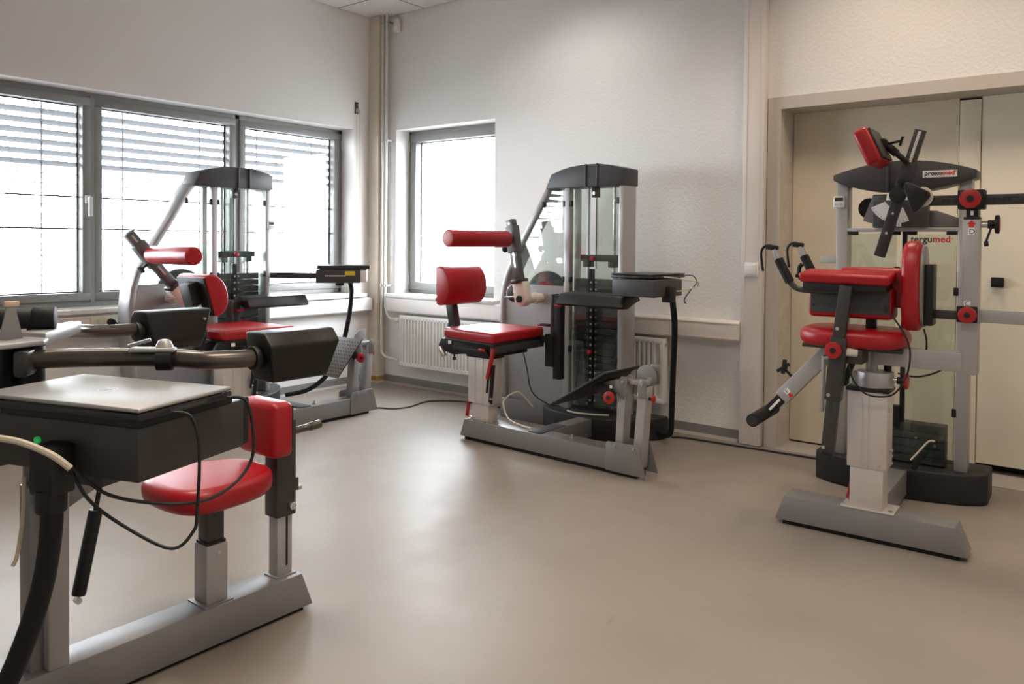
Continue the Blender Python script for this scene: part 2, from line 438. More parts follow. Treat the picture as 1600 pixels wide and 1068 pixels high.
g = MB().box(a + s, a + s + .01, y1 - .004, y1 + .004, zb + s, zt - s).box(a + s, b - s, y1 - .004, y1 + .004, zt - s - .008, zt - s)
part('gasket', g, 'frame_rubber', sh)
for z in (1.90, .80): part('hinge', MB().box(BX0 + .004, BX0 + .014, FY - .02, FY - .002, z, z + .075), 'hinge_white', w2, .003)
part('window_sill', MB().box(.19, 1.34, -.085, FY, WZ0 - .035, WZ0 - .008), 'sill_stone', w2, .004)
part('guide_rail', MB().box(BX0 + .02, BX0 + .045, .235, .26, WZ0, WZ1), 'slat_aluminium', w2)

# ---- door recess
DF = MB()
DF.box(3.30, DX0, -.012, .0, 0, 1.99); DF.box(DX0, 5.24, -.012, .0, DZ1, 1.99); DF.box(5.24, 5.31, -.012, 0, 0, 1.99)
d1 = part('door_1', DF, 'door_frame', kind='structure')
part('jamb', MB().box(DX0 - .06, DX0, 0, .34, 0, DZ1), 'jamb_paint', d1)
part('jamb', MB().box(5.24, 5.30, 0, .34, 0, DZ1), 'jamb_paint', d1)
part('head', MB().box(DX0 - .06, 5.30, 0, .34, DZ1, DZ1 + .06), 'door_frame', d1)
part('door_leaf', MB().box(DX0 + .002, 4.228, .20, .24, .012, DZ1), 'door_cream', d1, .003)
part('meeting_strip', MB().box(4.231, 4.327, .195, .24, .02, DZ1 - .012), 'door_cream', d1, .003)
part('door_leaf', MB().box(4.330, 5.24, .20, .24, .045, DZ1), 'door_cream', d1, .003)
part('door_backing', MB().box(DX0 - .06, 5.30, .29, .34, 0, DZ1 + .06), 'black_plastic', d1)
part('threshold', MB().box(DX0, 5.24, -.05, .20, 0, .004), 'base_ridge', d1)
dl = MB().box(4.385, 4.44, .18, .20, .95, 1.0).cyl((4.41, .18, .975), (4.41, .15, .975), .012)
part('door_lock', dl, 'black_plastic', d1, .002)

# ---- outside: ground and facade ledge so that the windows look onto a place
part('ground', MB().box(-30, 30, -30, 30, -0.9, -0.7), 'outer_ground', kind='structure')

# ================================================================== FIXTURES ON THE WALLS
def blind(n, a, b, label):
    t = empty('venetian_blind', (-.245, (a + b)/2, 0), 0, label, 'blind', 'exterior blinds outside the left window')
    w = b - a - .01
    zt = WZ1 - .02
    prof_s = [(-.04, -.002), (-.02, .0015), (.02, .0015), (.04, -.002), (.038, -.0035), (-.038, -.0035)]
    me_up = MB().prism(prof_s, 'y', -w/2, w/2).xform(Matrix.Rotation(R(-19), 4, 'Y')).mesh('slat', 0, 1)
    me_dn = MB().prism(prof_s, 'y', -w/2, w/2).mesh('slat', 0, 1)
    z = 1.925; k = 0
    while z > WZ0:
        o = link('slat', me_up if k < 6 else me_dn, 'slat_aluminium', t); o.location = (0, 0, z)
        z -= .0615; k += 1
    part('headbox', MB().box(-.045, .045, -w/2, w/2, 1.99, 2.06), 'slat_aluminium', t)
    for s in (-.28, .28):
        part('ladder_cord', MB().box(-.0025, .0025, s*w - .004, s*w + .004, WZ0 - .01, 1.99), 'grey_plastic', t)
    part('side_guide', MB().box(-.012, .012, w/2 - .012, w/2 + .004, WZ0 - .02, 1.99), 'black_plastic', t)
    for z in (1.415, 1.218):
        part('cross_rod', MB().cyl((.055, -w/2, z), (.055, w/2, z), .0055, 8), 'dark_metal', t)
blind(0, -3.27, -2.235, 'half-open outdoor slatted blind behind the leftmost window pane')
blind(1, -2.195, -1.222, 'half-open outdoor slatted blind behind the middle pane, above the weight machine')
blind(2, -1.182, -.274, 'half-open outdoor slatted blind behind the window pane nearest the corner')

# heating pipes beside the corner column
def pipe(name, pts, r, label):
    p = part(name, MB().tube(pts, r, 12, 8), 'pipe_white', label=label, cat='pipe'); return p
p1 = pipe('heating_pipe', [(.137, -.062, H), (.137, -.062, 2.2), (.137, -.062, 1.2), (.137, -.062, .34), (.14, -.062, .27), (.165, -.062, .235), (.21, -.062, .218), (.335, -.062, .207)], .0105,
          'thin white heating pipe left of its pair, bending low into the radiator')
p2 = pipe('heating_pipe', [(.183, -.062, H), (.183, -.062, 2.2), (.183, -.062, 1.2), (.183, -.062, .70), (.19, -.062, .61), (.22, -.062, .555), (.255, -.062, .535), (.30, -.062, .53)], .0105,
          'thin white heating pipe right of its pair, running behind the duct to the radiator valve')
for z in (2.93, 1.975, .80):
    part('pipe_clamp', MB().cyl((.137, -.062, z - .011), (.137, -.062, z + .011), .014, 14).box(.12, .128, -.07, -.054, z - .006, z + .006), 'steel', p1)
    part('pipe_clamp', MB().cyl((.183, -.062, z - .011), (.183, -.062, z + .011), .014, 14).box(.195, .212, -.068, -.056, z - .006, z + .006).box(.198, .206, -.06, 0, z - .006, z + .006), 'steel', p2)
# radiator
rad = empty('radiator', (.39, -.06, 0), 0, 'long white ribbed panel radiator under the back window', 'radiator')
rw, rz0, rz1 = 2.31, .175, .575
prof = []
rm = MB(); pitch_r = .0335; n = int((rw - .04) / pitch_r)
xsr = [.02]
pts = [(.0, -.0)]
poly = [(0, -.024), (.02, -.024)]
x = .02
for k in range(n):
    poly += [(x + .006, -.0405), (x + .020, -.0405), (x + .025, -.024), (x + pitch_r, -.024)]; x += pitch_r
poly += [(rw, -.024)]
front_b = [(px_, py_, rz0 + .03) for px_, py_ in poly]; front_t = [(px_, py_, rz1 - .03) for px_, py_ in poly]
k = len(poly)
rm.add(front_b + front_t, [(i, i+1, k+i+1, k+i) for i in range(k-1)])
part('ribbed_panel', rm, 'radiator_white', rad, sharp=60)
slot_m = MB().box(-.006, .006, -.0422, -.0412, -.0035, .0035).mesh('panel_slot')
for q in range(n):
    for z in (rz1 - .022, rz0 + .022):
        so_ = link('panel_slot', slot_m, 'grey_plastic', rad); so_.location = (.033 + q*pitch_r, 0, z)
fr = MB().box(0, rw, -.0415, -.024, rz1 - .031, rz1).box(0, rw, -.0415, -.024, rz0, rz0 + .031)
fr.box(0, .02, -.0415, -.026, rz0 + .03, rz1 - .03).box(rw - .02, rw, -.0415, -.026, rz0 + .03, rz1 - .03)
part('panel_rim', fr, 'radiator_white', rad, .003)
part('side_cover', MB().box(-.004, .002, -.04, .02, rz0, rz1), 'radiator_white', rad, .002)
part('side_cover', MB().box(rw - .002, rw + .004, -.04, .02, rz0, rz1), 'radiator_white', rad, .002)
part('top_grille', MB().box(0, rw, -.026, .02, rz1 - .012, rz1 - .004), 'radiator_white', rad)
part('back_panel', MB().box(0.01, rw - .01, .012, .02, rz0, rz1 - .02), 'radiator_white', rad)
part('plug_cap', MB().cyl((rw + .004, -.015, rz1 - .04), (rw + .012, -.015, rz1 - .04), .012, 14), 'grey_plastic', rad)
part('thermostat_valve', MB().cyl((-.085, -.005, .53), (-.03, -.005, .53), .016, 14, .022).cyl((-.03, -.005, .53), (.0, -.005, .53), .014, 12), 'socket_cream', rad, .002)
part('return_valve', MB().cyl((-.05, 0, .205), (0, 0, .205), .011, 12).cyl((-.03, -.02, .205), (-.03, .01, .205), .009, 12), 'steel', rad)
for xx in (.3, rw - .3): part('wall_bracket', MB().box(xx - .015, xx + .015, .018, .056, rz0 + .05, rz1 - .05), 'radiator_white', rad)
# motion detector, switch, sockets, blind pulley
md = empty('motion_detector', (.262, -.002, 2.84), 0, 'small cream motion sensor high on the back wall beside the pipes', 'sensor')
part('housing', MB().box(-.03, .03, -.045, 0, 0.0, .115), 'duct_plastic', md, .012, 3)
part('sensor_lens', MB().box(-.02, .02, -.052, -.03, .008, .05), 'white_plastic', md, .01, 3)
part('wall_mount', MB().box(-.045, -.03, -.03, 0, .07, .09), 'black_plastic', md)
sw = empty('light_switch', (3.238, -.0645, 1.013), 0, 'square white rocker light switch on the vertical duct', 'switch')
part('plate', MB().box(-.0405, .0405, -.012, 0, -.0405, .0405), 'white_plastic', sw, .004)
part('rocker', MB().box(-.029, .029, -.018, -.010, -.029, .029), 'white_plastic', sw, .003)
def socket(y, label, plug):
    s = empty('wall_socket', (.0765, y, .655), 0, label, 'socket', 'sockets in the left wall duct')
    part('plate', MB().box(0, .010, -.0375, .0375, -.0375, .0375), 'socket_cream', s, .003)
    part('insert', MB().cyl((.006, 0, 0), (.0115, 0, 0), .021, 20), 'socket_cream', s)
    part('contact', MB().box(.011, .0125, -.004, .004, -.018, .018), 'steel', s)
    return s
socket(-2.285, 'empty cream wall socket in the left duct, left of the plugged one', False)
socket(-2.21, 'cream wall socket in the left duct holding a black plug', True)
part('power_plug', MB().cyl((.089, -2.21, .655), (.125, -2.21, .655), .022, 16, .017).tube([(.12, -2.21, .655), (.15, -2.2, .65), (.165, -2.17, .6), (.16, -2.14, .45)], .004, 8), 'black_plastic',
     label='black plug pushed into the socket under the left window', cat='plug')
pl = empty('blind_pulley', (.0, -.22, 2.185), 0, 'small metal cord pulley with hanging loop on the left wall near the corner', 'pulley')
part('bracket', MB().box(0, .012, -.014, .014, .0, .095), 'bronze_tube', pl, .002)
part('wheel', MB().cyl((.012, .004, .03), (.022, .004, .03), .018, 16), 'steel', pl)
part('arm', MB().bar((.016, .0, .08), (.018, .026, .01), .006, .008, (1, 0, 0)), 'steel', pl)
part('pull_cord', MB().tube([(.017, -.012, .03), (.017, -.012, -.55), (.017, -.012, -1.1), (.017, -.002, -1.14), (.017, .020, -1.14), (.017, .022, -.6), (.017, .022, .02)], .0022, 6, 4), 'cable_cream', pl)

# ================================================================== MACHINE PARTS
def bolt(mb, p, d, r=.007, h=.006):
    p = Vector(p); d = Vector(d); return mb.cyl(p, p + d*h, r, 12)
def red_knob(parent, p, d, r=.03, thick=.014, hub=True):
    p, d = Vector(p), Vector(d)
    k = part('knob', MB().cyl(p, p + d*thick, r, 10), 'red_plastic', parent, .003)
    part('knob_stem', MB().cyl(p - d*.025, p, r*.45, 14), 'black_plastic', k)
    if hub:
        part('knob_center', MB().cyl(p + d*thick, p + d*(thick + .003), r*.33, 14), 'black_plastic', k)
    return k
def hood(parent, poly, v0, v1, ribs, zr):
    h = part('hood', MB().prism(poly, 'y', v0, v1), 'anthracite', parent, .006, 2)
    for u in ribs:
        a = [(p[0], p[1]) for p in poly]
        part('hood_rib', MB().prism([(u - .006, zr[0]), (u + .006, zr[0]), (u + .006, zr[1]), (u - .006, zr[1])], 'y', v0 - .008, v0 + .01), 'anthracite', h, .003)
    return h
def timer(parent, u, v, z):
    t = part('timer', MB().box(u - .027, u + .027, v - .016, v, z - .029, z + .029), 'white_plastic', parent, .006, 3)
    part('display', MB().box(u - .019, u + .019, v - .0175, v - .015, z + .004, z + .021), 'display_dark', t)
    for q in (-.0105, .0105): part('button', MB().box(u + q - .0075, u + q + .0075, v - .018, v - .015, z - .014, z - .008), 'grey_plastic', t)

def back_machine(loc, rz, label, P):
    m = empty('back_trainer', loc, rz, label, 'exercise machine')
    du = P['du']; r0 = P['r0']
    # ---- floor frame
    part('frame_rail', MB().prism([(r0, .02), (1.10, .02), (1.10, .122), (r0 + .035, .122)], 'y', 0, .112), 'silver_paint', m, .004)
    part('rubber_foot', MB().box(r0 + .03, 1.20, .012, .10, 0, .0205), 'black_rubber', m)
    for v in (-.006, .112):
        part('end_plate', MB().prism([(1.03, .018), (1.262, .018), (1.222, .160), (1.214, .168), (1.04, .164), (1.03, .154)], 'y', v, v + .006), 'silver_paint', m, .0015)
    for u in (1.085, 1.195): part('bolt', bolt(MB(), (u, -.006, .149), (0, -1, 0), .0075), 'steel', m)
    part('foot_post', MB().bar((1.085, .055, .07), (1.108, .055, .455), .066, .044, (0, 1, 0)), 'silver_lit', m, .003)
    part('foot_post', MB().bar((1.193, .055, .05), (1.222, .055, .455), .066, .048, (0, 1, 0)), 'silver_lit', m, .003)
    for u, n in ((1.115, 0), (1.225, 1)):
        for v in (.088, .014):
            c = part('clevis_plate', MB().prism([(u - .022, .40), (u + .022, .40), (u + .022, .475), (u + .012, .493), (u - .012, .493), (u - .022, .475)], 'y', v, v + .008), 'silver_paint', m, .001)
        bb_ = MB(); bolt(bb_, (u, .014, .468), (0, -1, 0), .008); part('bolt', bb_, 'steel', c)
    part('link_bar', MB().bar((1.10, .055, .468), (1.24, .055, .472), .05, .024, (0, 1, 0)), 'steel', m, .002)
    arc = [(1.20 + .058*math.cos(R(a)), .490 + .062*math.sin(R(a))) for a in range(-10, 181, 19)]
    part('index_disc', MB().prism(arc + [(1.142, .455), (1.25, .455)], 'y', .098, .104), 'silver_paint', m, .001)
    part('index_plate', MB().prism([(1.20, .45), (1.262, .46), (1.262, .555), (1.21, .555)], 'y', .118, .124), 'silver_paint', m, .001)
    # foot plate
    (fu0, fz0), (fu1, fz1) = P['plate']; d = Vector((fu1 - fu0, 0, fz1 - fz0)).normalized()
    nrm = Vector((-d.z, 0, d.x)); Lp = math.hypot(fu1 - fu0, fz1 - fz0)
    va, vb = -.05, .28
    o = Vector((fu0, 0, fz0))
    def Q(s, v, h): return o + d*s + Vector((0, v, 0)) + nrm*h
    fp = part('foot_plate', MB().hexa([Q(0, va, .003), Q(Lp, va, .003), Q(Lp, vb, .003), Q(0, vb, .003)], [Q(0, va, .006), Q(Lp, va, .006), Q(Lp, vb, .006), Q(0, vb, .006)]), 'plate_grey', m, .001)
    part('plate_backing', MB().hexa([Q(0, va, -.004), Q(Lp, va, -.004), Q(Lp, vb, -.004), Q(0, vb, -.004)], [Q(0, va, .0032), Q(Lp, va, .0032), Q(Lp, vb, .0032), Q(0, vb, .0032)]), 'black_plastic', fp)
    tr = MB(); ns = int(Lp / .026)
    for i in range(ns):
        for j in range(12):
            s = .012 + i*.026; v = va + .016 + j*.0265; q = .008 if (i + j) % 2 else -.008
            tr.hexa([Q(s - .004 - .003, v - .009 + q*.2, .0055), Q(s + .004 - .003, v - .009 + q*.2, .0055), Q(s + .004 + .003, v + .009 + q*.2, .0055), Q(s - .004 + .003, v + .009 + q*.2, .0055)],
                    [Q(s - .002 - .003, v - .008, .0075), Q(s + .002 - .003, v - .008, .0075), Q(s + .002 + .003, v + .008, .0075), Q(s - .002 + .003, v + .008, .0075)])
    part('tread_pattern', tr, 'dark_metal', fp, kind='stuff')
    part('stiffener', MB().hexa([Q(Lp*.25, va + .05, -.022), Q(Lp*.9, va + .05, -.022), Q(Lp*.9, vb - .05, -.022), Q(Lp*.25, vb - .05, -.022)],
                                [Q(Lp*.22, va + .04, 0), Q(Lp*.93, va + .04, 0), Q(Lp*.93, vb - .04, 0), Q(Lp*.22, vb - .04, 0)]), 'black_plastic', fp, .002)
    hg = Q(Lp*.72, 0, -.02)
    for v in (.0, .112): part('plate_bracket', MB().bar((hg.x, v, hg.z), (1.075, v, .39), .012, .05, (0, 1, 0)), 'black_plastic', m, .003)
    part('plate_arm', MB().bar((hg.x + .02, .055, hg.z), (1.115, .055, .468), .07, .03, (0, 1, 0)).bar((1.06, .02, .45), (1.13, .02, .40), .01, .05, (0, 1, 0)), 'silver_paint', m, .003)
    red_knob(m, (1.075, -.04, .392), (0, -1, 0), .032)
    red_knob(m, (1.262, .055, .395), (1, 0, 0), .018, .01, False)
    part('tag_sticker', MB().box(1.052, 1.066, -.0075, -.006, .432, .446), 'paper_white', m)
    # ---- cross beam and tower base
    part('cross_beam', MB().box(.503 + du, .598 + du, .10, .60, .02, .124), 'silver_paint', m, .003)
    part('beam_cover', MB().prism([(.512 + du, .01), (.60 + du, .01), (.592 + du, .25), (.506 + du, .25)], 'z', .1235, .1275), 'anthracite', m, .001)
    base = [(.15, .60), (.23, .545), (.34, .505), (.45, .487), (.585, .488), (.70, .53), (.80, .62), (.885, .735), (.905, .80), (.905, .85), (.15, .85)]
    part('tower_base', MB().prism([(u + du, v) for u, v in base], 'z', 0, .13), 'base_plastic', m, .008, 3)
    part('side_foot', MB().box(-.215 + du, .155 + du, .60, .78, 0, .128), 'silver_paint', m, .004)
    sb = MB(); sb.cyl((.78, .05, .122), (.78, .05, .145), .006, 12).cyl((.78, .05, .122), (.78, .05, .128), .013, 12)
    part('stop_bolt', sb, 'steel', m)
    # ---- tower
    tw = Matrix.Translation((du, 0, 0))
    def T_(mb): return mb.xform(tw)
    part('tower_post', T_(MB().box(.687, .720, .62, .758, .13, 1.50)), 'silver_lit', m, .003)
    part('tower_post', T_(MB().box(.287, .329, .62, .66, .13, 1.50)), 'silver_lit', m, .003)
    part('rear_post', T_(MB().box(.287, .32, .73, .758, .13, 1.50)), 'silver_lit', m, .003)
    hp = [(.150, 1.497), (.725, 1.497), (.725, 1.598), (.68, 1.610), (.63, 1.622), (.56, 1.632), (.50, 1.634), (.42, 1.632), (.35, 1.626), (.27, 1.610), (.195, 1.585)]
    hood(m, [(u + du, z) for u, z in hp], .60, .772, (.462 + du, .545 + du), (1.497, 1.635))
    band = [(-.214, .13), (-.232, .40), (-.245, .62), (-.244, .76), (-.232, .86), (-.20, .96), (-.145, 1.06), (.0, 1.285), (.145, 1.51)]
    part('side_band', T_(MB().ribbon(band, .034, .62, .758)), 'brushed_sheet', m, .002, 1, 50)
    pan = [(-.205, .13), (-.222, .40), (-.235, .62), (-.234, .76), (-.222, .85), (-.208, .885), (.30, .885), (.30, .13)]
    part('side_panel', T_(MB().prism(pan, 'y', .640, .646)), 'brushed_sheet', m)
    gl = [(-.195, .90), (-.13, 1.04), (.015, 1.265), (.155, 1.485), (.292, 1.485), (.292, .887)]
    g1 = part('side_glass', T_(MB().prism(gl, 'y', .634, .639)), 'shield_glass', m)
    g2 = part('front_glass', T_(MB().box(.331, .452, .628, .633, .16, 1.49)), 'shield_glass', m)
    g3 = part('front_glass', T_(MB().box(.518, .686, .628, .633, .16, 1.49)), 'shield_glass', m)
    for u, z in ((.116, 1.40), (.283, 1.40), (.283, .93), (.333, 1.40), (.333, .93), (.333, .5), (.680, 1.41), (.680, .93), (.680, .47)):
        part('glass_clip', T_(MB().box(u - .009, u + .009, .618, .64, z - .018, z + .018)), 'black_plastic', m, .002)
    # weight stack
    wm = MB().box(-.158, .158, 0, .075, 0, .039).mesh('weight_plate', .002, 1)
    top_n = P['plates']
    for k in range(18):
        o = link('weight_plate', wm, 'weight_black', m); o.location = (.505 + du, .67, .175 + k*.0425)
    pin = MB().cyl((0, 0, 0), (0, -.012, 0), .006, 10).mesh('plate_pin')
    hole = MB().cyl((0, 0, 0), (0, -.002, 0), .007, 10).mesh('selector_hole')
    part('selector_rod', T_(MB().box(.455, .487, .655, .671, .175, 1.00)), 'black_plastic', m)
    for k in range(18):
        o = link('plate_pin', pin, 'steel', m); o.location = (.502 + du, .67, .195 + k*.0425)
        o = link('selector_hole', hole, 'grey_plastic', m); o.location = (.471 + du, .655, .195 + k*.0425)
    red_knob(m, (.474 + du, .650, .49), (0, -1, 0), .014, .018, False)
    for u in (.41, .60):
        part('guide_rod', T_(MB().cyl((u, .71, .15), (u, .71, 1.5), .010, 14)), 'steel', m)
    cr = MB().box(.37, .64, .68, .74, 1.045, 1.085).box(.39, .435, .68, .74, 1.01, 1.045).box(.575, .62, .68, .74, 1.01, 1.045)
    ca = part('weight_carriage', T_(cr), 'weight_black', m, .002)
    red_knob(m, (.480 + du, .660, 1.062), (0, -1, 0), .016, .02, False)
    part('lift_cable', T_(MB().cyl((.482, .69, 1.0), (.482, .69, 1.48), .0035, 8)), 'cable_black', m)
    part('pulley_block', T_(MB().box(.462, .502, .66, .70, 1.435, 1.497)), 'dark_metal', m, .004)
    part('pulley_wheel', T_(MB().cyl((.482, .655, 1.46), (.482, .66, 1.46), .010, 14)), 'steel', m)
    part('cam_wheel', T_(MB().cyl((.11, .67, .81), (.11, .70, .81), .165, 36)), 'weight_black', m, .004)
    part('cam_sprocket', T_(MB().cyl((.11, .665, .81), (.11, .671, .81), .10, 24)), 'red_plastic' if du == 0 else 'dark_metal', m)
    # ---- swing arm with roller
    pu, pz = P['pivot']; a = P['arm']; AV = .455
    ad = Vector((-math.sin(a), 0, math.cos(a))); pp = Vector((pu, AV, pz))
    part('pivot_shaft', MB().cyl((pu, .47, pz), (pu, .64, pz), .031, 24).cyl((pu, .565, pz), (pu, .59, pz), .038, 24), 'cream_metal', m, .002)
    ang = [(pu + .046*math.cos(R(t)), pz + .046*math.sin(R(t))) for t in range(180, 361, 15)]
    hs = part('pivot_housing', MB().prism(ang + [(pu + .046, pz + .105), (pu - .046, pz + .105)], 'y', .432, .495).xform(Matrix.Translation(pp) @ Matrix.Rotation(-a, 4, 'Y') @ Matrix.Translation(-pp)), 'cream_metal', m, .004)
    part('pivot_cap', MB().cyl((pu, .432, pz), (pu, .42, pz), .022, 20), 'black_plastic', hs)
    if du == 0:
        dc = pp + Vector((-.10, .03, .028))
        part('index_wheel', MB().cyl(dc, dc + Vector((0, .03, 0)), .054, 28), 'black_plastic', m, .004)
        part('index_ring', MB().cyl(dc + Vector((-.010, .008, .004)), dc + Vector((-.010, .022, .004)), .054, 28), 'steel', m)
        part('index_hub', MB().cyl((dc.x + .02, dc.y + .01, dc.z - .01), (pu, dc.y + .01, pz), .014, 12), 'black_plastic', m)
    part('index_pin', MB().cyl((pu - .13, .44, pz + .005), (pu - .04, .44, pz + .012), .006, 10), 'steel', m)
    b0 = pp + ad*.10; b1 = pp + ad*P['arml']
    part('arm_foot', MB().bar(pp + ad*.10, pp + ad*.125, .07, .085, (0, 1, 0)), 'dark_metal', m, .003)
    am = part('swing_arm', MB().bar(b0, b1, .044, .056, (0, 1, 0)), 'arm_grey', m, .003)
    sdir = Vector((0, -1, 0))
    part('scale_strip', MB().bar(pp + ad*.20 + sdir*.0215, pp + ad*(P['sl'] - .06) + sdir*.0215, .002, .012, (0, 1, 0)), 'steel', am)
    part('scale_strip', MB().bar(pp + ad*(P['sl'] + .105) + sdir*.0215, pp + ad*(P['arml'] - .02) + sdir*.0215, .002, .012, (0, 1, 0)), 'steel', am)
    sl = part('arm_sleeve', MB().bar(pp + ad*(P['sl'] - .075), pp + ad*(P['sl'] + .095), .060, .074, (0, 1, 0)), 'arm_grey', m, .004)
    part('red_marker', MB().cyl(pp + ad*(P['sl'] + .065) + sdir*.028, pp + ad*(P['sl'] + .065) + sdir*.0295, .014, 6), 'red_plastic', sl)
    pc = pp + ad*(P['sl'] + .01)
    part('roller_axle', MB().cyl(pc, pc + Vector((0, -.07, 0)), .022, 18), 'black_plastic', sl)
    part('roller_pad', MB().cyl(pc + Vector((0, -.062, 0)), pc + Vector((0, P['rv'] - AV, 0)), .051, 32), 'red_vinyl', m, .010, 4)
    bn = Vector((-math.cos(a), 0, -math.sin(a)))
    kb = pc + bn*.033 - ad*.045
    part('clamp_knob', MB().cyl(kb, kb + bn*.04, .008, 12).cyl(kb + bn*.04, kb + bn*.055, .024, 12), 'black_plastic', sl, .002)
    # ---- back cushion
    (cu, cz), tilt, (cv0, cv1) = P['back']
    prof = [(-.045, -.115), (-.045, .115), (-.02, .12)] + [(-.02 + .085*math.sin(R(t)), .12*math.cos(R(t))) for t in range(20, 161, 14)] + [(-.02, -.12)]
    Mb = Matrix.Translation((cu, 0, cz)) @ Matrix.Rotation(-tilt, 4, 'Y')
    bk = part('backrest', MB().prism(prof, 'y', cv0, cv1).xform(Mb), 'red_vinyl', m, .010, 3)
    part('backrest_board', MB().box(-.055, -.044, cv0 + .01, cv1 - .01, -.11, .11).xform(Mb), 'black_plastic', bk, .002)
    cvm = (cv0 + cv1)/2
    part('backrest_bracket', MB().box(-.115, -.055, cvm - .075, cvm + .02, -.095, .09).xform(Mb), 'black_plastic', m, .004)
    red_knob(m, Mb @ Vector((-.10, cvm - .10, -.085)), (0, -1, 0), .014, .012, False)
    part('tag_sticker', MB().box(-.09, -.07, cvm - .0765, cvm - .075, -.062, -.04).xform(Mb), 'paper_white', m)
    # ---- seat
    su, sz = P['seat'], .585
    sq = [(su - .215, -.005), (su + .235, -.055), (su + .195, .455), (su - .225, .42)]
    part('seat', MB().prism(sq, 'z', sz, sz + .06), 'red_vinyl', m, .018, 4)
    part('seat_board', MB().prism([(u*.97 + su*.03, v*.97 + .006) for u, v in sq], 'z', sz - .014, sz + .001), 'black_plastic', m, .003)
    part('seat_beam', MB().bar((su + .205, -.03, sz - .035), (su + .185, .44, sz - .035), .035, .045, (1, 0, 0)), 'dark_metal', m, .003)
    part('seat_mechanism', MB().box(su - .14, su + .19, .0, .30, .505, sz - .012).prism([(su - .10, .505), (su + .17, .505), (su + .14, .545), (su - .13, .545)], 'y', -.02, .02), 'black_plastic', m, .004)
    bx = cu - .07
    part('backrest_post', MB().bar((bx - .02, cvm, cz - .08), (su - .27, cvm, .64), .05, .055, (0, 1, 0)).bar((su - .27, cvm, .65), (su - .30, cvm, .50), .05, .075, (0, 1, 0)), 'dark_metal', m, .003)
    part('seat_runner', MB().box(su - .31, su - .10, cvm - .05, cvm + .05, .505, .56), 'black_plastic', m, .004)
    part('runner_clamp', MB().cyl((su - .245, -.004, .525), (su - .205, -.004, .475), .016, 14), 'steel', m, .001)
    part('runner_bracket', MB().prism([(su - .24, .578), (su - .04, .578), (su - .05, .50), (su - .15, .488), (su - .262, .515), (su - .266, .54)], 'y', .005, .03), 'black_plastic', m, .003)
    part('runner_pin', MB().cyl((su - .12, -.005, .52), (su - .12, -.005, .475), .006, 10).cyl((su - .12, -.005, .475), (su - .12, -.005, .46), .012, 12), 'black_plastic', m, .001)
    part('release_lever', MB().box(su + .10, su + .15, -.035, -.02, .535, .55), 'red_plastic', m, .003)
    part('tag_sticker', MB().box(su - .17, su - .145, -.008, -.006, .552, .572), 'paper_white', m)
    # lifting column on the rail
    cx = P['col']
    part('column_lower', MB().box(cx - .065, cx + .065, .018, .098, .122, .24), 'aluminium', m, .002)
    ucol = part('column_upper', MB().box(cx - .088, cx + .088, .008, .108, .225, .492), 'aluminium', m, .003)
    for k in (-.03, .03): part('groove', MB().box(cx + k - .0015, cx + k + .0015, .0065, .009, .228, .49), 'grey_plastic', ucol)
    part('column_cap', MB().box(cx - .098, cx + .098, .0, .116, .490, .506), 'black_plastic', m, .003)
    for q in (-.078, .078): part('bolt', bolt(MB(), (cx + q, .03, .122), (0, 0, 1), .008), 'steel', m)
    part('lift_spring', MB().bar((su + .215, -.03, .56), (cx + .09, -.02, .38), .016, .022, (0, 1, 0)), 'red_plastic', m, .003)
    part('lift_cylinder', MB().cyl((cx + .125, -.01, .46), (cx + .10, -.005, .24), .012, 12).cyl((cx + .085, -.01, .38), (cx + .075, -.008, .30), .007, 10), 'black_plastic', m)
    part('cylinder_mount', MB().cyl((cx + .10, -.02, .24), (cx + .10, .02, .24), .009, 12).cyl((cx + .112, -.018, .27), (cx + .112, .02, .27), .007, 12), 'steel', m)
    part('pedal_lever', MB().bar((cx - .10, .03, .235), (cx - .115, .03, .135), .022, .010, (0, 1, 0)).bar((cx - .115, .03, .137), (cx - .06, .03, .134), .022, .006, (0, 1, 0)), 'red_plastic', m, .002)
    # ---- side post with arm pad
    tu, tz = P['tp']
    part('side_post', MB().box(tu - .018, tu + .034, .405, .455, tz - .50, tz), 'black_plastic', m, .003)
    part('post_plate', MB().box(tu - .034, tu - .016, .40, .46, tz - .25, tz + .006), 'dark_metal', m, .003)
    part('post_clamp', MB().box(tu - .075, tu - .018, .40, .46, tz - .43, tz - .235).box(su + .18, tu - .05, .405, .45, tz - .29, tz - .25), 'black_plastic', m, .004)
    part('pad_holder', MB().box(tu - .01, tu + .11, .415, .445, tz - .03, tz - .002), 'black_plastic', m, .003)
    padp = [(.335, tz - .040), (.375, tz + .018), (.50, tz + .026), (.53, tz - .01), (.46, tz - .028), (.40, tz - .052), (.35, tz - .052)]
    pd = MB().prism(padp, 'x', tu + .055, tu + .51)
    part('arm_pad', pd, 'pad_black', m, .006, 2)
    part('release_button', MB().box(tu + .0, tu + .05, .39, .405, tz - .066, tz - .054), 'red_plastic', m, .002)
    part('clamp_handle', MB().box(su + .15, su + .24, .44, .47, .648, .66), 'red_plastic', m, .003)
    part('handle_cover', MB().box(su + .17, su + .24, .435, .475, .655, .664), 'black_plastic', m, .003)
    # ---- control box
    bx_ = P['box']                              # (center u, v, z0, rotation)
    Mx = Matrix.Translation((bx_[0], bx_[1], bx_[2])) @ Matrix.Rotation(bx_[3], 4, 'Z')
    cb = part('control_box', MB().box(-.13, .13, -.15, .15, 0, .092).xform(Mx), 'anthracite', m, .004)
    e = Mx @ Vector(bx_[4])
    part('box_arm', MB().bar((.715 + du, .68, bx_[2] + .05), (e.x, e.y, bx_[2] + .05), .02, .04, (0, 0, 1) if False else (0, 1, 0)), 'dark_metal', m, .002)
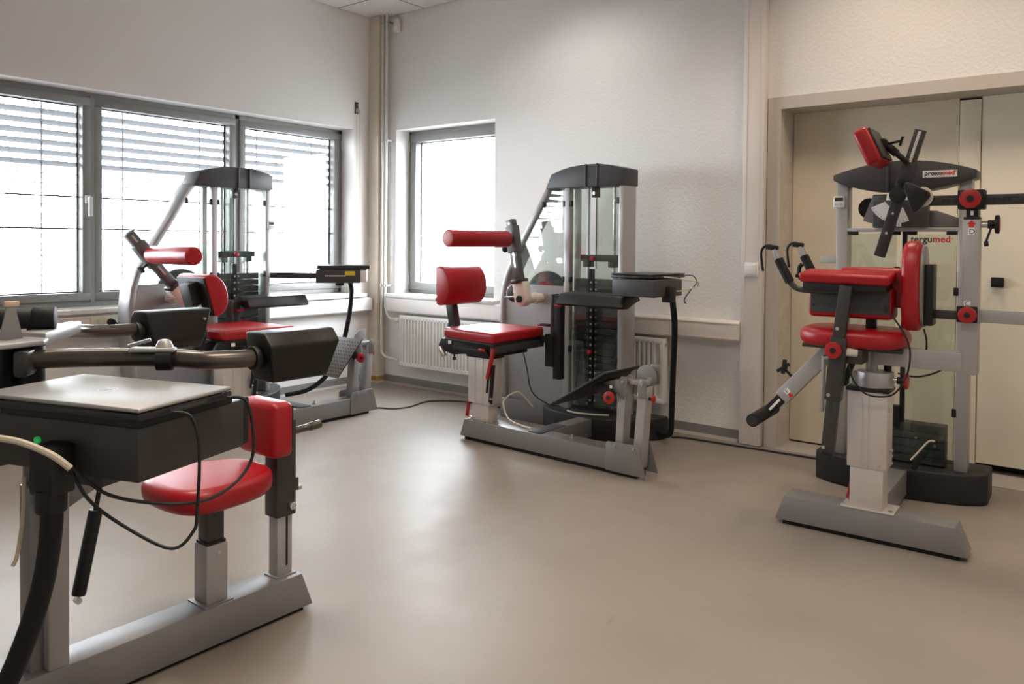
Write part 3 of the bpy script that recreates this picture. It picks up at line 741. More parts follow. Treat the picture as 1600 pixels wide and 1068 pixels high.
    part('arm_flange', MB().box(.716 + du, .728 + du, .64, .72, bx_[2] + .0, bx_[2] + .10), 'dark_metal', m, .002)
    part('connector_block', MB().box(.105, .16, -.03, .03, -.03, .055).xform(Mx), 'black_plastic', cb, .006)
    if P.get('label'):
        part('yellow_sticker', MB().box(-.1325, -.1295, -.115, -.045, .052, .082).xform(Mx), 'yellow_label', cb)
        part('drawer_slot', MB().box(-.1325, -.1295, -.05, .09, .046, .053).xform(Mx), 'cream_metal', cb)
        part('end_cover', MB().box(-.125, .13, -.195, -.149, .004, .09).xform(Mx), 'white_plastic', cb, .006)
    part('cable_conduit', MB().tube([Vector(p) for p in P['hose']], .0165, 12, 8), 'black_rubber', m)
    if P['timer']: timer(m, .718 + du, .617, 1.26)
    return m, Mx

PB = dict(du=0.0, r0=0.0, plate=((.70, .30), (1.05, .51)), plates=18, pivot=(.089, .805), arm=R(11.5), arml=.505, sl=.37, rv=-.125,
          back=((-.145, .895), R(3), (-.02, .315)), seat=.075, col=.145, tp=(.39, .845), box=(1.0, .43, .873, 0, (-.12, .05, 0)),
          hose=[(1.135, .45, .90), (1.14, .46, .84), (1.12, .52, .70), (1.07, .60, .45), (1.03, .66, .20), (1.01, .69, .09), (.97, .72, .05), (.88, .76, .05)], timer=False)
OB = (1.851, -1.005)
tb = R(-2.55)
mB, MxB = back_machine((OB[0], OB[1], 0), tb, 'seated back trainer with weight tower standing in front of the back wall radiator', PB)
PA = dict(PB)
PA.update(du=.125, r0=.10, plate=((.885, .285), (1.085, .51)), pivot=(.135, .80), arm=R(41), arml=.52, sl=.345, rv=-.06,
          back=((.075, .852), R(16), (-.0, .30)), seat=.325, col=.205, tp=(.445, .775), box=(1.235, .37, .868, R(48), (-.10, .15, 0)),
          hose=[(1.27, .30, .88), (1.29, .30, .80), (1.27, .31, .60), (1.24, .35, .40), (1.20, .44, .22), (1.14, .58, .10), (1.03, .70, .06)], timer=True, label=True)
OA = (0.936, -2.089)
mA, MxA = back_machine((OA[0], OA[1], 0), R(90), 'seated back trainer with weight tower standing in front of the left window', PA)

# ================================================================== TRUNK MACHINE (right, in front of the door)
def trunk_machine(loc, rz):
    m = empty('trunk_trainer', loc, rz, 'trunk trainer with red arm pads and arched tower standing in front of the cream doors', 'exercise machine')
    # floor frame
    part('frame_rail', MB().hexa([(0, 0, .018), (.70, 0, .018), (.70, .122, .018), (0, .122, .018)], [(.036, 0, .122), (.657, 0, .122), (.657, .122, .122), (.036, .122, .122)]), 'silver_paint', m, .004)
    part('rubber_foot', MB().box(.03, .67, .012, .11, 0, .0185), 'black_rubber', m)
    part('cross_beam', MB().box(.268, .384, .12, .70, .02, .132), 'silver_paint', m, .003)
    base = [(-.045, .775), (.03, .725), (.12, .695), (.24, .672), (.375, .668), (.50, .688), (.60, .72), (.67, .765), (.692, .80), (.692, .98), (-.045, .98)]
    part('tower_base', MB().prism(base, 'z', 0, .138), 'base_plastic', m, .008, 3)
    pl = part('column_plate', MB().box(.258, .452, -.002, .122, .122, .130), 'aluminium', m, .002)
    for u in (.268, .437):
        for v in (.012, .108): part('bolt', bolt(MB(), (u, v, .130), (0, 0, 1), .008), 'steel', pl)
    part('column_lower', MB().box(.290, .411, .006, .102, .130, .30), 'aluminium', m, .003)
    cu_ = part('column_upper', MB().box(.279, .423, .0, .108, .288, .588), 'aluminium', m, .003)
    for u in (.334, .357): part('groove', MB().box(u - .0018, u + .0018, -.0012, .001, .29, .586), 'grey_plastic', cu_)
    for u in (.30, .351, .40): part('rivet', MB().cyl((u, 0, .305), (u, -.002, .305), .004, 10), 'steel', cu_)
    for z in (.34, .312, .36): part('column_screw', MB().cyl((.423, .05, z), (.437, .05, z), .005, 10), 'steel', cu_)
    part('column_cap', MB().box(.272, .430, -.006, .114, .586, .602), 'black_plastic', m, .004)
    part('pedal_lever', MB().bar((.285, .09, .25), (.268, .07, .142), .018, .008, (0, 1, 0)).bar((.268, .07, .142), (.31, .05, .138), .018, .006, (0, 1, 0)), 'red_plastic', m, .002)
    part('turntable', MB().cyl((.366, .06, .602), (.366, .06, .662), .068, 40), 'silver_lit', m, .004)
    part('table_neck', MB().box(.285, .366, .02, .10, .60, .655), 'silver_lit', m, .006)
    k = red_knob(m, (.470, .06, .633), (1, 0, 0), .031, .014, False)
    part('knob_shaft', MB().cyl((.43, .06, .633), (.455, .06, .633), .010, 12), 'steel', k)
    part('seat_pillar', MB().cyl((.357, .06, .66), (.357, .06, .765), .018, 18).box(.335, .352, .04, .10, .66, .765), 'silver_lit', m, .002)
    part('seat_tube', MB().cyl((.405, .09, .66), (.405, .09, .765), .014, 14), 'black_plastic', m)
    part('seat_carrier', MB().box(.10, .47, .0, .13, .742, .758), 'dark_metal', m, .003)
    # seat: rounded slab
    so = []
    for i in range(40):
        t = 2*math.pi*i/40; c, s = math.cos(t), math.sin(t)
        ex = 2/2.8
        so.append((.285 + .200*math.copysign(abs(c)**ex, c), .075 + .165*math.copysign(abs(s)**ex, s)))
    st = MB()
    st.prism(so, 'z', .757, .828)
    part('seat', st, 'red_vinyl', m, .030, 5, 60)
    # side beam and column
    part('side_beam', MB().box(.36, .665, .035, .10, .690, .762), 'silver_lit', m, .004)
    dc = part('side_column', MB().box(.660, .714, .035, .105, .684, 1.256), 'silver_lit', m, .004)
    part('column_collar', MB().box(.661, .713, .034, .106, 1.252, 1.262), 'black_plastic', dc, .002)
    part('red_arrow', MB().prism([(.679, 1.225), (.679, 1.236), (.672, 1.236), (.687, 1.250), (.702, 1.236), (.695, 1.236), (.695, 1.225)], 'y', .0335, .0352), 'ink_red', dc)
    part('letter_tag', MB().box(.677, .697, .0335, .0352, 1.198, 1.221), 'paper_white', dc)
    text_mesh('letter_mark', 'D', .026, 'ink_black', dc, face_M((.679, .0333, 1.200)), .0003)
    part('letter_tag', MB().box(.668, .688, .0335, .0352, .936, .955), 'paper_white', dc)
    text_mesh('letter_mark', 'C', .024, 'ink_black', dc, face_M((.670, .0333, .937)), .0003)
    part('inner_post', MB().box(.668, .706, .045, .095, 1.255, 1.31), 'black_plastic', m, .002)
    part('scale_label', MB().box(.682, .692, .0435, .0452, 1.268, 1.285), 'paper_white', m)
    part('clamp_block', MB().box(.640, .728, .035, .10, 1.290, 1.362), 'black_plastic', m, .006)
    red_knob(m, (.684, .018, 1.327), (0, -1, 0), .036)
    part('slide_bar', MB().box(.535, 1.22, .055, .078, 1.306, 1.344), 'dark_metal', m, .003)
    hm = MB().cyl((0, 0, 0), (0, -.002, 0), .0065, 12).mesh('bar_hole')
    for u in (.595, .612, .629, .742, .757, .772, .787, .802):
        o = link('bar_hole', hm, 'ink_black', m); o.location = (u, .055, 1.325)
    # triangular pad on the bar end
    tri = [(.463, 1.393), (.482, 1.395), (.548, 1.358), (.552, 1.342), (.508, 1.282), (.492, 1.280), (.462, 1.375)]
    tp_ = part('triangle_pad', MB().prism(tri, 'y', .02, .05), 'pad_black', m, .006)
    part('pad_dish', MB().cyl((.52, .05, 1.34), (.535, .12, 1.33), .04, 24, .02), 'column_paint', tp_, .003)
    # crank on the column
    part('crank_shaft', MB().cyl((.714, .07, 1.235), (.745, .07, 1.235), .012, 16), 'steel', m)
    ck = part('crank_knob', MB().cyl((.735, .07, 1.235), (.76, .07, 1.235), .016, 16).cyl((.758, .07, 1.235), (.772, .07, 1.235), .034, 20), 'black_plastic', m, .003)
    part('knob_disc', MB().cyl((.772, .07, 1.235), (.774, .07, 1.235), .026, 20), 'red_plastic', ck)
    part('crank_handle', MB().cyl((.748, .055, 1.225), (.732, .03, 1.165), .004, 10).cyl((.728, .03, 1.163), (.742, .03, 1.165), .009, 12), 'black_plastic', ck)
    # lower side bar with round pad
    part('lower_bar', MB().box(.560, .700, .055, .085, .882, .914), 'dark_metal', m, .003)
    part('lower_beam', MB().box(.690, 1.22, .05, .095, .876, .925), 'silver_lit', m, .003)
    part('bar_clamp', MB().box(.645, .712, .028, .036, .875, .935), 'black_plastic', m, .003)
    red_knob(m, (.682, .010, .905), (0, -1, 0), .031)
    b = part('pad_bracket', MB().box(.538, .568, .02, .11, .855, 1.085), 'black_plastic', m, .004)
    ov = []
    for i in range(36):
        t = 2*math.pi*i/36; c, s = math.cos(t), math.sin(t)
        ov.append((.065 + .095*math.copysign(abs(c)**.8, c), 1.001 + .172*math.copysign(abs(s)**.85, s)))
    rp = part('round_pad', MB().prism(ov, 'x', .463, .528), 'red_vinyl', m, .022, 5, 60)
    part('pad_board', MB().prism([(.065 + (v - .065)*.86, 1.001 + (z - 1.001)*.9) for v, z in ov], 'x', .527, .538), 'silver_paint', rp, .002)
    # pads in the middle
    part('arm_cushion', MB().hexa([(.115, -.09, 1.006), (.438, -.09, 1.000), (.432, .06, 1.010), (.110, .06, 1.016)], [(.105, -.10, 1.046), (.444, -.10, 1.040), (.438, .07, 1.056), (.100, .07, 1.060)]), 'red_vinyl', m, .014, 4)
    part('cushion_board', MB().box(.122, .425, -.08, .05, .978, 1.008), 'black_plastic', m, .003)
    blk = part('hip_cushion', MB().box(.122, .434, .0, .12, .868, .99), 'red_vinyl', m, .016, 3)
    part('hip_panel', MB().box(.132, .424, -.006, .004, .888, .984), 'anthracite', blk, .002)
    part('panel_screw', MB().cyl((.145, -.006, .915), (.145, -.008, .915), .005, 10), 'ink_black', blk)
    part('panel_screw', MB().cyl((.41, -.006, .905), (.41, -.008, .905), .005, 10), 'ink_black', blk)
    part('rear_cushion', MB().box(.225, .468, .07, .20, .912, 1.066), 'red_vinyl', m, .014, 3)
    part('cushion_post', MB().box(.325, .362, .07, .10, .82, .90), 'black_plastic', m, .002)
    # folding strut in front
    part('strut_bar', MB().bar((.288, -.085, 1.0), (.252, -.085, .70), .03, .046, (0, 1, 0)), 'dark_metal', m, .003)
    part('strut_sleeve', MB().bar((.266, -.085, .800), (.246, -.085, .555), .042, .060, (0, 1, 0)), 'dark_metal', m, .004)
    part('strut_tube', MB().bar((.248, -.085, .58), (.229, -.085, .350), .032, .047, (0, 1, 0)), 'dark_metal', m, .003)
    part('strut_gap', MB().bar((.231, -.085, .365), (.228, -.085, .338), .026, .040, (0, 1, 0)), 'black_plastic', m, .002)
    for u, z in ((.262, .835), (.233, .577), (.218, .372)):
        part('bolt', MB().cyl((u, -.106, z), (u, -.11, z), .007, 12), 'steel', m)
    for u, z in ((.243, .545), (.241, .527), (.239, .509)):
        part('strut_hole', MB().cyl((u, -.1005, z), (u, -.103, z), .006, 12), 'ink_black', m)
    red_knob(m, (.252, -.115, .752), (0, -1, 0), .033)
    part('strut_axle', MB().cyl((.285, -.075, .745), (.325, -.06, .742), .017, 16), 'cream_metal', m, .002)
    part('strut_link', MB().bar((.31, -.04, .72), (.27, -.03, .61), .02, .022, (0, 1, 0)), 'black_plastic', m, .002)
    part('strut_joint', MB().box(.262, .345, -.07, .03, .700, .755), 'dark_metal', m, .003)
    gh = [(.205, .0, .72), (.188, .0, .70), (.186, .0, .60), (.186, .0, .50)]
    part('guard_bracket', MB().bar((.190, -.01, .715), (.186, -.01, .49), .03, .012, (0, 1, 0)).bar((.19, -.01, .705), (.23, -.01, .715), .03, .012, (0, 1, 0)), 'silver_lit', m, .003)
    # diagonal arm with foot bar
    fa = part('diagonal_arm', MB().bar((.235, .07, .775), (.004, .07, .512), .05, .062, (0, 1, 0)), 'silver_lit', m, .004)
    adir = Vector((-.231, 0, -.263)).normalized()
    part('diagonal_inner', MB().bar((.01, .07, .52), (-.062, .07, .438), .036, .042, (0, 1, 0)), 'black_plastic', m, .003)
    part('scale_strip', MB().bar((-.002, .051, .505), (-.05, .051, .45), .002, .010, (0, 1, 0)), 'paper_white', m)
    part('foot_bar', MB().tube([(-.064, .17, .442), (-.064, .0, .438), (-.064, -.10, .434)], .0265, 20, 2, False), 'black_rubber', m)
    part('bar_opening', MB().cyl((-.064, -.1005, .434), (-.064, -.1015, .434), .021, 20), 'ink_black', m)
    wk = MB().cyl((.045, .07, .60), (.012, .07, .632), .006, 10).cyl((.016, .07, .628), (.002, .07, .642), .013, 12)
    wk.bar((.004, .07, .600 + .012), (.012, .07, .672), .014, .016, (0, 1, 0)).bar((-.02, .07, .62), (.03, .07, .655), .014, .014, (0, 1, 0))
    part('wing_knob', wk, 'black_plastic', m, .003)
    part('ring_hook', MB().tube([(.045, .045, .505), (.055, .045, .49), (.066, .045, .492), (.062, .045, .51), (.05, .045, .522)], .0025, 8, 5), 'steel', m)
    Mt = Matrix.Translation((.030, .0445, .545)) @ Matrix.Rotation(R(-42), 4, 'Y')
    part('letter_tag', MB().box(-.011, .011, 0, .0012, -.011, .011).xform(Mt), 'paper_white', fa)
    text_mesh('letter_mark', 'F', .024, 'ink_black', fa, Mt @ face_M((-.007, -.0004, -.008)), .0003)
    part('red_arrow', MB().prism([(-.012, -.016), (0, -.03), (.012, -.016), (.006, -.016), (.006, -.006), (-.006, -.006), (-.006, -.016)], 'y', 0, .0012).xform(Mt @ Matrix.Translation((0, 0, -.006))), 'ink_red', fa)
    # handles with levers
    for n, (dv, off) in enumerate(((0.0, (0, 0, 0)), (.235, (.035, 0, .012)))):
        ov_ = Vector(off) + Vector((0, -.03 + dv, 0))
        h = part('handle_tube', MB().tube([ov_ + Vector(p) for p in ((.28, 0, .972), (.20, 0, .974), (.12, 0, .974), (.085, 0, .980), (.060, 0, 1.0), (.045, 0, 1.025), (.01, 0, 1.095), (-.006, 0, 1.135))], .0115, 14, 6), 'dark_metal', m)
        part('handle_grip', MB().tube([ov_ + Vector(p) for p in ((.057, 0, 1.003), (.046, 0, 1.025), (.024, 0, 1.068), (.010, 0, 1.096))], .0185, 14, 4), 'black_rubber', h)
        part('handle_chrome', MB().cyl(ov_ + Vector((.008, 0, 1.098)), ov_ + Vector((-.006, 0, 1.135)), .013, 14), 'steel', h)
        part('lever_mount', MB().bar(ov_ + Vector((.008, 0, 1.140)), ov_ + Vector((-.04, 0, 1.146)), .022, .022, (0, 1, 0)), 'black_plastic', h, .005)
        part('brake_lever', MB().tube([ov_ + Vector(p) for p in ((-.02, -.004, 1.152), (-.045, -.004, 1.148), (-.060, -.004, 1.125), (-.058, -.004, 1.085), (-.052, -.004, 1.045))], .0055, 10, 6), 'black_plastic', h)
        if n: part('cable_loop', MB().tube([ov_ + Vector(p) for p in ((.0, .01, 1.06), (-.012, .01, 1.045), (-.012, .01, 1.01), (.004, .01, .99))], .009, 10, 5), 'black_plastic', h)
    part('grip_stub', MB().cyl((.06, .04, 1.028), (.12, .04, 1.028), .008, 12), 'black_plastic', m)
    # ---- tower
    part('tower_post', MB().box(.038, .090, .765, .85, .138, 1.475), 'silver_lit', m, .004)
    part('tower_post', MB().box(.560, .612, .765, .85, .138, 1.475), 'silver_lit', m, .004)
    topa = [(.028, 1.468), (.028, 1.494)] + [(.028 + .604*t, 1.494 + .056*(1 - (2*t - 1)**2)) for t in [i/14 for i in range(1, 14)]] + [(.632, 1.494), (.632, 1.458)]
    bota = [(.632 - .604*t, 1.462 - .058*(1 - (2*t - 1)**2)) for t in [i/14 for i in range(1, 14)]]
    hd_ = part('hood', MB().prism(topa + bota, 'y', .73, .87), 'anthracite', m, .005)
    for u in (.272, .355): part('hood_rib', MB().box(u - .006, u + .006, .722, .74, 1.405, 1.549), 'anthracite', hd_, .003)
    part('name_plate', MB().box(.418, .556, .7275, .731, 1.466, 1.497).xform(Matrix.Identity(4)), 'paper_white', hd_)
    w = text_mesh('name_text', 'proxo', .0285, 'ink_black', hd_, face_M((.425, .7272, 1.476)), .0003, .0008)
    text_mesh('name_text', 'med', .0285, 'ink_red', hd_, face_M((.425 + w + .001, .7272, 1.476)), .0003, .0006)
    text_mesh('name_mark', '®', .012, 'ink_red', hd_, face_M((.546, .7272, 1.488)), .0003)
    part('cross_bar', MB().box(.085, .565, .765, .85, 1.222, 1.238), 'silver_lit', m, .002)
    part('stay_plate', MB().prism([(.44, 1.24), (.56, 1.24), (.56, 1.282), (.47, 1.318), (.44, 1.318)], 'y', .79, .80), 'silver_paint', m, .001)
    part('stay_plate', MB().prism([(.150, 1.275), (.235, 1.248), (.255, 1.40), (.195, 1.40)], 'y', .80, .81), 'silver_paint', m, .001)
    part('side_wheel', MB().cyl((.175, .815, 1.335), (.175, .845, 1.335), .05, 24), 'black_plastic', m, .003)
    pb = part('angle_box', MB().box(.215, .447, .695, .76, 1.238, 1.366), 'anthracite', m, .006)
    fan = [(.322 + .125*math.cos(R(a)), 1.385 + .125*math.sin(R(a))) for a in range(205, 300, 8)]
    fin = [(.322 + .058*math.cos(R(a)), 1.385 + .058*math.sin(R(a))) for a in range(293, 204, -8)]
    sc_ = part('angle_scale', MB().prism([(p[0], min(p[1], 1.362)) for p in fan + fin], 'y', .6935, .6952), 'paper_white', pb)
    for a in range(210, 298, 8):
        p0 = Vector((.322 + .112*math.cos(R(a)), .6932, 1.385 + .112*math.sin(R(a)))); p1 = Vector((.322 + .122*math.cos(R(a)), .6932, 1.385 + .122*math.sin(R(a))))
        if p1.z < 1.36: part('scale_tick', MB().bar(p0, p1, .0006, .0014, (0, 1, 0)), 'ink_black', sc_)
    part('letter_tag', MB().box(.318, .338, .6935, .6952, 1.243, 1.262), 'paper_white', pb)
    text_mesh('letter_mark', 'I', .020, 'ink_black', pb, face_M((.3255, .6932, 1.246)), .0003)
    ra = part('angle_arm', MB().bar((.418, .66, 1.675), (.255, .66, 1.105), .02, .048, (0, 1, 0)), 'dark_metal', m, .003)
    dirA = Vector((.418 - .255, 0, 1.675 - 1.105)).normalized()
    pA = Vector((.255, .649, 1.105))
    part('arm_slot', MB().bar(pA + dirA*.105, pA + dirA*.215, .003, .017, (0, 1, 0)), 'ink_black', ra)
    for t in (.112, .205): part('slot_screw', MB().cyl(pA + dirA*t + Vector((0, -.002, 0)), pA + dirA*t + Vector((0, -.005, 0)), .006, 12), 'steel', ra)
    part('arm_ruler', MB().bar(pA + dirA*.435, pA + dirA*.585, .003, .012, (0, 1, 0)), 'paper_white', ra)
    for i in range(14): part('ruler_tick', MB().bar(pA + dirA*(.44 + i*.0105) + Vector((.003, -.002, 0)), pA + dirA*(.4412 + i*.0105) + Vector((.003, -.002, 0)), .0006, .006, (0, 1, 0)), 'ink_black', ra)
    part('arm_sleeve', MB().bar(pA + dirA*.33 + Vector((0, .01, 0)), pA + dirA*.445 + Vector((0, .01, 0)), .032, .058, (0, 1, 0)), 'dark_metal', m, .003)
    part('pivot_knob', MB().cyl((.333, .645, 1.384), (.333, .62, 1.384), .036, 24), 'black_plastic', m, .006)
    part('sleeve_knob', MB().cyl((.345, .65, 1.442), (.345, .62, 1.442), .015, 14), 'black_plastic', m, .003)
    # head pad on its tube
    h0 = Vector((.372, .63, 1.528)); h1 = Vector((.295, .60, 1.603)); h2 = Vector((.262, .57, 1.620))
    ht = part('head_tube', MB().cyl(h0, h1, .013, 14).cyl(h0 + (h1 - h0)*.55, h1, .018, 14), 'black_plastic', m, .002)
    part('ball_joint', MB().cyl(h1 + Vector((-.02, -.03, .01)), h1 + Vector((-.03, .05, .02)), .025, 20), 'black_plastic', ht, .006)
    part('wing_knob', MB().cyl(h1 + Vector((0, 0, .012)), h1 + Vector((.05, -.01, .02)), .006, 10).bar(h1 + Vector((.05, -.01, -.002)), h1 + Vector((.062, -.01, .04)), .016, .010, (0, 1, 0)), 'black_plastic', ht, .002)
    Mh = Matrix.Translation((.252, .55, 1.595)) @ Matrix.Rotation(R(-24), 4, 'Y')
    hp_ = part('head_pad', MB().box(-.045, .022, -.13, .10, -.085, .085).xform(Mh), 'red_vinyl', m, .020, 4)
    part('pad_board', MB().box(.021, .031, -.115, .085, -.072, .072).xform(Mh), 'dark_metal', hp_, .002)
    # glass, cable strip, weight block
    part('front_glass', MB().box(.094, .307, .772, .777, .16, 1.212), 'shield_glass', m)
    gr = part('front_glass', MB().box(.352, .557, .772, .777, .16, 1.210), 'shield_glass', m)
    w = text_mesh('glass_text', 'tergu', .042, 'ink_black', gr, face_M((.366, .7715, 1.173)), .0002, .001)
    text_mesh('glass_text', 'med', .042, 'ink_red', gr, face_M((.366 + w + .002, .7715, 1.173)), .0002, .001)
    text_mesh('glass_mark', '®', .014, 'ink_red', gr, face_M((.532, .7715, 1.185)), .0002)
    for u, z in ((.115, 1.214), (.30, 1.214), (.37, 1.214), (.535, 1.214)):
        part('glass_clip', MB().box(u - .022, u + .022, .765, .785, z - .008, z + .008), 'black_plastic', m, .002)
    for u, z in ((.096, .95), (.096, .5), (.555, .95), (.555, .40), (.31, 1.04)):
        part('glass_clip', MB().box(u - .010, u + .010, .762, .785, z - .018, z + .018), 'black_plastic', m, .002)
    part('cable_strip', MB().box(.326, .346, .80, .82, .138, 1.222), 'black_plastic', m)
    wmz = MB().box(-.13, .13, 0, .08, 0, .034).mesh('weight_plate', .002, 1)
    for k_ in range(5):
        o = link('weight_plate', wmz, 'weight_black', m); o.location = (.39, .795, .142 + k_*.037)
    part('selector_head', MB().box(.27, .33, .785, .83, .30, .40), 'black_plastic', m, .003)
    for u, z in ((.40, .262), (.47, .255), (.478, .235)): part('plate_pin', MB().cyl((u, .795, z), (u, .788, z), .006, 10), 'steel', m)
    part('rear_bar', MB().box(-.06, .04, .86, .875, 1.065, 1.098), 'grey_plastic', m, .002)
    timer(m, .052, .764, 1.366)
    part('sensor_cable', MB().tube([(.40, -.0, .93), (.46, -.03, .86), (.495, -.04, .80), (.505, -.04, .74), (.49, -.03, .66), (.45, -.03, .595), (.40, -.04, .580), (.35, -.05, .59), (.31, -.06, .64), (.295, -.06, .70)], .0035, 8, 6), 'cable_black', m)
    part('pad_cable', MB().tube([(.535, .05, .84), (.545, .05, .80), (.545, .05, .755)], .0035, 8, 6), 'cable_black', m)
    part('rear_cable', MB().tube([(.44, .10, .655), (.50, .12, .645), (.56, .11, .665), (.60, .105, .69)], .0035, 8, 6), 'cable_black', m)
    part('white_lead', MB().tube([(.41, .60, .20), (.44, .62, .24), (.475, .64, .285), (.50, .64, .29)], .004, 8, 5), 'cable_cream', m)
    part('lead_plug', MB().bar((.41, .66, .145), (.455, .66, .235), .02, .024, (0, 1, 0)), 'black_plastic', m, .003)
    return m
OC = (3.792, -1.209)
trunk_machine((OC[0], OC[1], 0), R(1.87))

# ================================================================== FOREGROUND MACHINE (left)
def fore_machine(loc, rz):
    m = empty('torso_trainer', loc, rz, 'torso trainer with black arm pads and red seat in the left foreground', 'exercise machine')
    part('frame_rail', MB().hexa([(-1.5, 0, .012), (0, 0, .012), (0, .10, .012), (-1.5, .10, .012)], [(-1.5, 0, .121), (-.042, 0, .121), (-.042, .10, .121), (-1.5, .10, .121)]), 'silver_paint', m, .004)
    part('rubber_foot', MB().box(-1.45, -.03, .012, .09, 0, .0125), 'black_rubber', m)
    part('upright', MB().box(-.770, -.722, .0, .10, .12, .66), 'silver_lit', m, .005)
    part('brace_channel', MB().box(-.80, -.768, .03, .09, .12, .56), 'silver_paint', m, .003)
    part('hub_beam', MB().box(-.92, -.74, .02, .08, .63, .68), 'dark_metal', m, .004)
    part('head_plate', MB().prism([(-.79, .50), (-.70, .47), (-.60, .52), (-.56, .60), (-.56, .66), (-.79, .66)], 'y', .085, .10), 'silver_paint', m, .003)
    part('pivot_bolt', MB().cyl((-.755, -.004, .535), (-.79, -.004, .545), .026, 18), 'steel', m, .003)
    # gas strut
    part('gas_strut', MB().cyl((-.690, .03, .27), (-.648, .03, .472), .0165, 16), 'black_plastic', m, .002)
    part('strut_rod', MB().cyl((-.650, .03, .465), (-.625, .03, .60), .006, 10), 'black_plastic', m)
    part('strut_eye', MB().cyl((-.692, .022, .258), (-.692, .038, .258), .008, 12), 'steel', m)
    # seat post and seat
    po = part('seat_post', MB().box(-.352, -.286, .02, .086, .12, .290), 'silver_lit', m, .003)
    part('weld_plate', MB().box(-.365, -.273, .008, .098, .119, .125), 'silver_paint', po, .002)
    part('post_screw', MB().cyl((-.315, .02, .265), (-.315, .016, .265), .006, 12), 'steel', po)
    part('post_collar', MB().box(-.349, -.289, .023, .083, .286, .298), 'black_plastic', m, .003)
    part('inner_post', MB().box(-.345, -.293, .027, .079, .29, .400), 'dark_metal', m, .003)
    part('seat_cup', MB().cyl((-.318, .053, .398), (-.318, .053, .425), .028, 20, .042), 'steel', m)
    part('lock_lever', MB().box(-.285, -.272, .05, .075, .375, .415), 'black_plastic', m, .002)
    so = []
    for i in range(44):
        t = 2*math.pi*i/44; c, s = math.cos(t), math.sin(t)
        wv = .152 - .025*c
        so.append((-.318 + .168*math.copysign(abs(c)**.72, c), .055 + wv*math.copysign(abs(s)**.75, s)))
    st = MB().prism(so, 'z', .418, .487)
    part('seat', st, 'red_vinyl', m, .028, 5, 60)
    # back support
    bp_ = part('back_post', MB().box(-.112, -.058, .030, .075, .12, .315), 'silver_lit', m, .003)
    part('post_slot', MB().box(-.082, -.075, .0285, .0305, .15, .31), 'ink_black', bp_)
    part('weld_plate', MB().box(-.122, -.048, .02, .085, .119, .125), 'silver_paint', bp_, .002)
    part('back_sleeve', MB().box(-.120, -.050, .022, .085, .305, .60), 'dark_metal', m, .003)
    part('bolt', MB().cyl((-.068, .022, .335), (-.068, .010, .335), .012, 14), 'steel', m, .002)
    part('clamp_block', MB().box(-.052, -.030, .035, .075, .372, .412), 'dark_metal', m, .003)
    part('clamp_bolt', MB().cyl((-.03, .045, .378), (-.018, .045, .378), .010, 12), 'steel', m)
    part('back_pad', MB().box(-.165, -.090, -.025, .165, .500, .668), 'red_vinyl', m, .022, 4)
    part('pad_board', MB().box(-.092, -.080, -.005, .145, .52, .65), 'black_plastic', m, .002)
    part('back_handle', MB().cyl((-.08, .05, .555), (.045, .05, .560), .0115, 14).cyl((.02, .05, .559), (.062, .05, .561), .014, 14), 'bronze_tube', m, .002)
    # swivel hub
    hub = part('hub_column', MB().cyl((-.87, .05, .66), (-.87, .05, .80), .035, 24), 'dark_metal', m)
    part('hub_drum', MB().cyl((-.865, .05, .80), (-.865, .05, .905), .045, 28).cyl((-.80, .02, .80), (-.80, .02, .90), .030, 24), 'black_plastic', m, .003)
    part('hub_foot', MB().cyl((-.80, .02, .785), (-.80, .02, .802), .027, 20), 'bronze_tube', m)
    hpoly = [(-1.05, -.03), (-.86, -.045), (-.79, -.03), (-.765, .01), (-.78, .06), (-.84, .14), (-1.05, .14)]
    hp2 = part('hub_plate', MB().prism(hpoly, 'z', .905, .917), 'laptop_silver', m, .003)
    part('plate_bolt', MB().cyl((-.888, .03, .917), (-.888, .03, .932), .014, 14), 'steel', hp2, .002)
    part('pointer_fin', MB().hexa([(-.855, .05, .917), (-.805, .05, .917), (-.805, .056, .917), (-.855, .056, .917)], [(-.838, .05, .998), (-.822, .05, .998), (-.822, .056, .998), (-.838, .056, .998)]), 'silver_paint', hp2, .001)
    part('fin_cap', MB().box(-.845, -.812, .047, .060, .992, 1.005), 'wood_chip', hp2, .004)
    # arms: near one is a round tube, far one starts with a flat plate
    part('pad_arm', MB().tube([(-.84, .0, .868), (-.79, -.02, .872), (-.68, -.10, .872), (-.585, -.20, .870), (-.54, -.265, .866), (-.49, -.29, .864), (-.42, -.305, .862), (-.33, -.305, .862)], .022, 18, 6), 'bronze_tube', m)
    part('arm_flange', MB().bar((-.835, -.005, .868), (-.81, -.025, .868), .06, .075, (0, 0, 1)), 'dark_metal', m, .008)
    part('arm_plate', MB().hexa([(-.80, .10, .890), (-.62, .27, .890), (-.58, .27, .895), (-.76, .04, .890)], [(-.80, .10, .926), (-.62, .27, .926), (-.58, .27, .926), (-.76, .04, .926)]), 'laptop_silver', m, .003)
    part('pad_arm', MB().tube([(-.66, .24, .905), (-.58, .33, .895), (-.52, .38, .885), (-.46, .40, .878), (-.40, .405, .876), (-.28, .405, .876)], .019, 18, 6), 'bronze_tube', m)
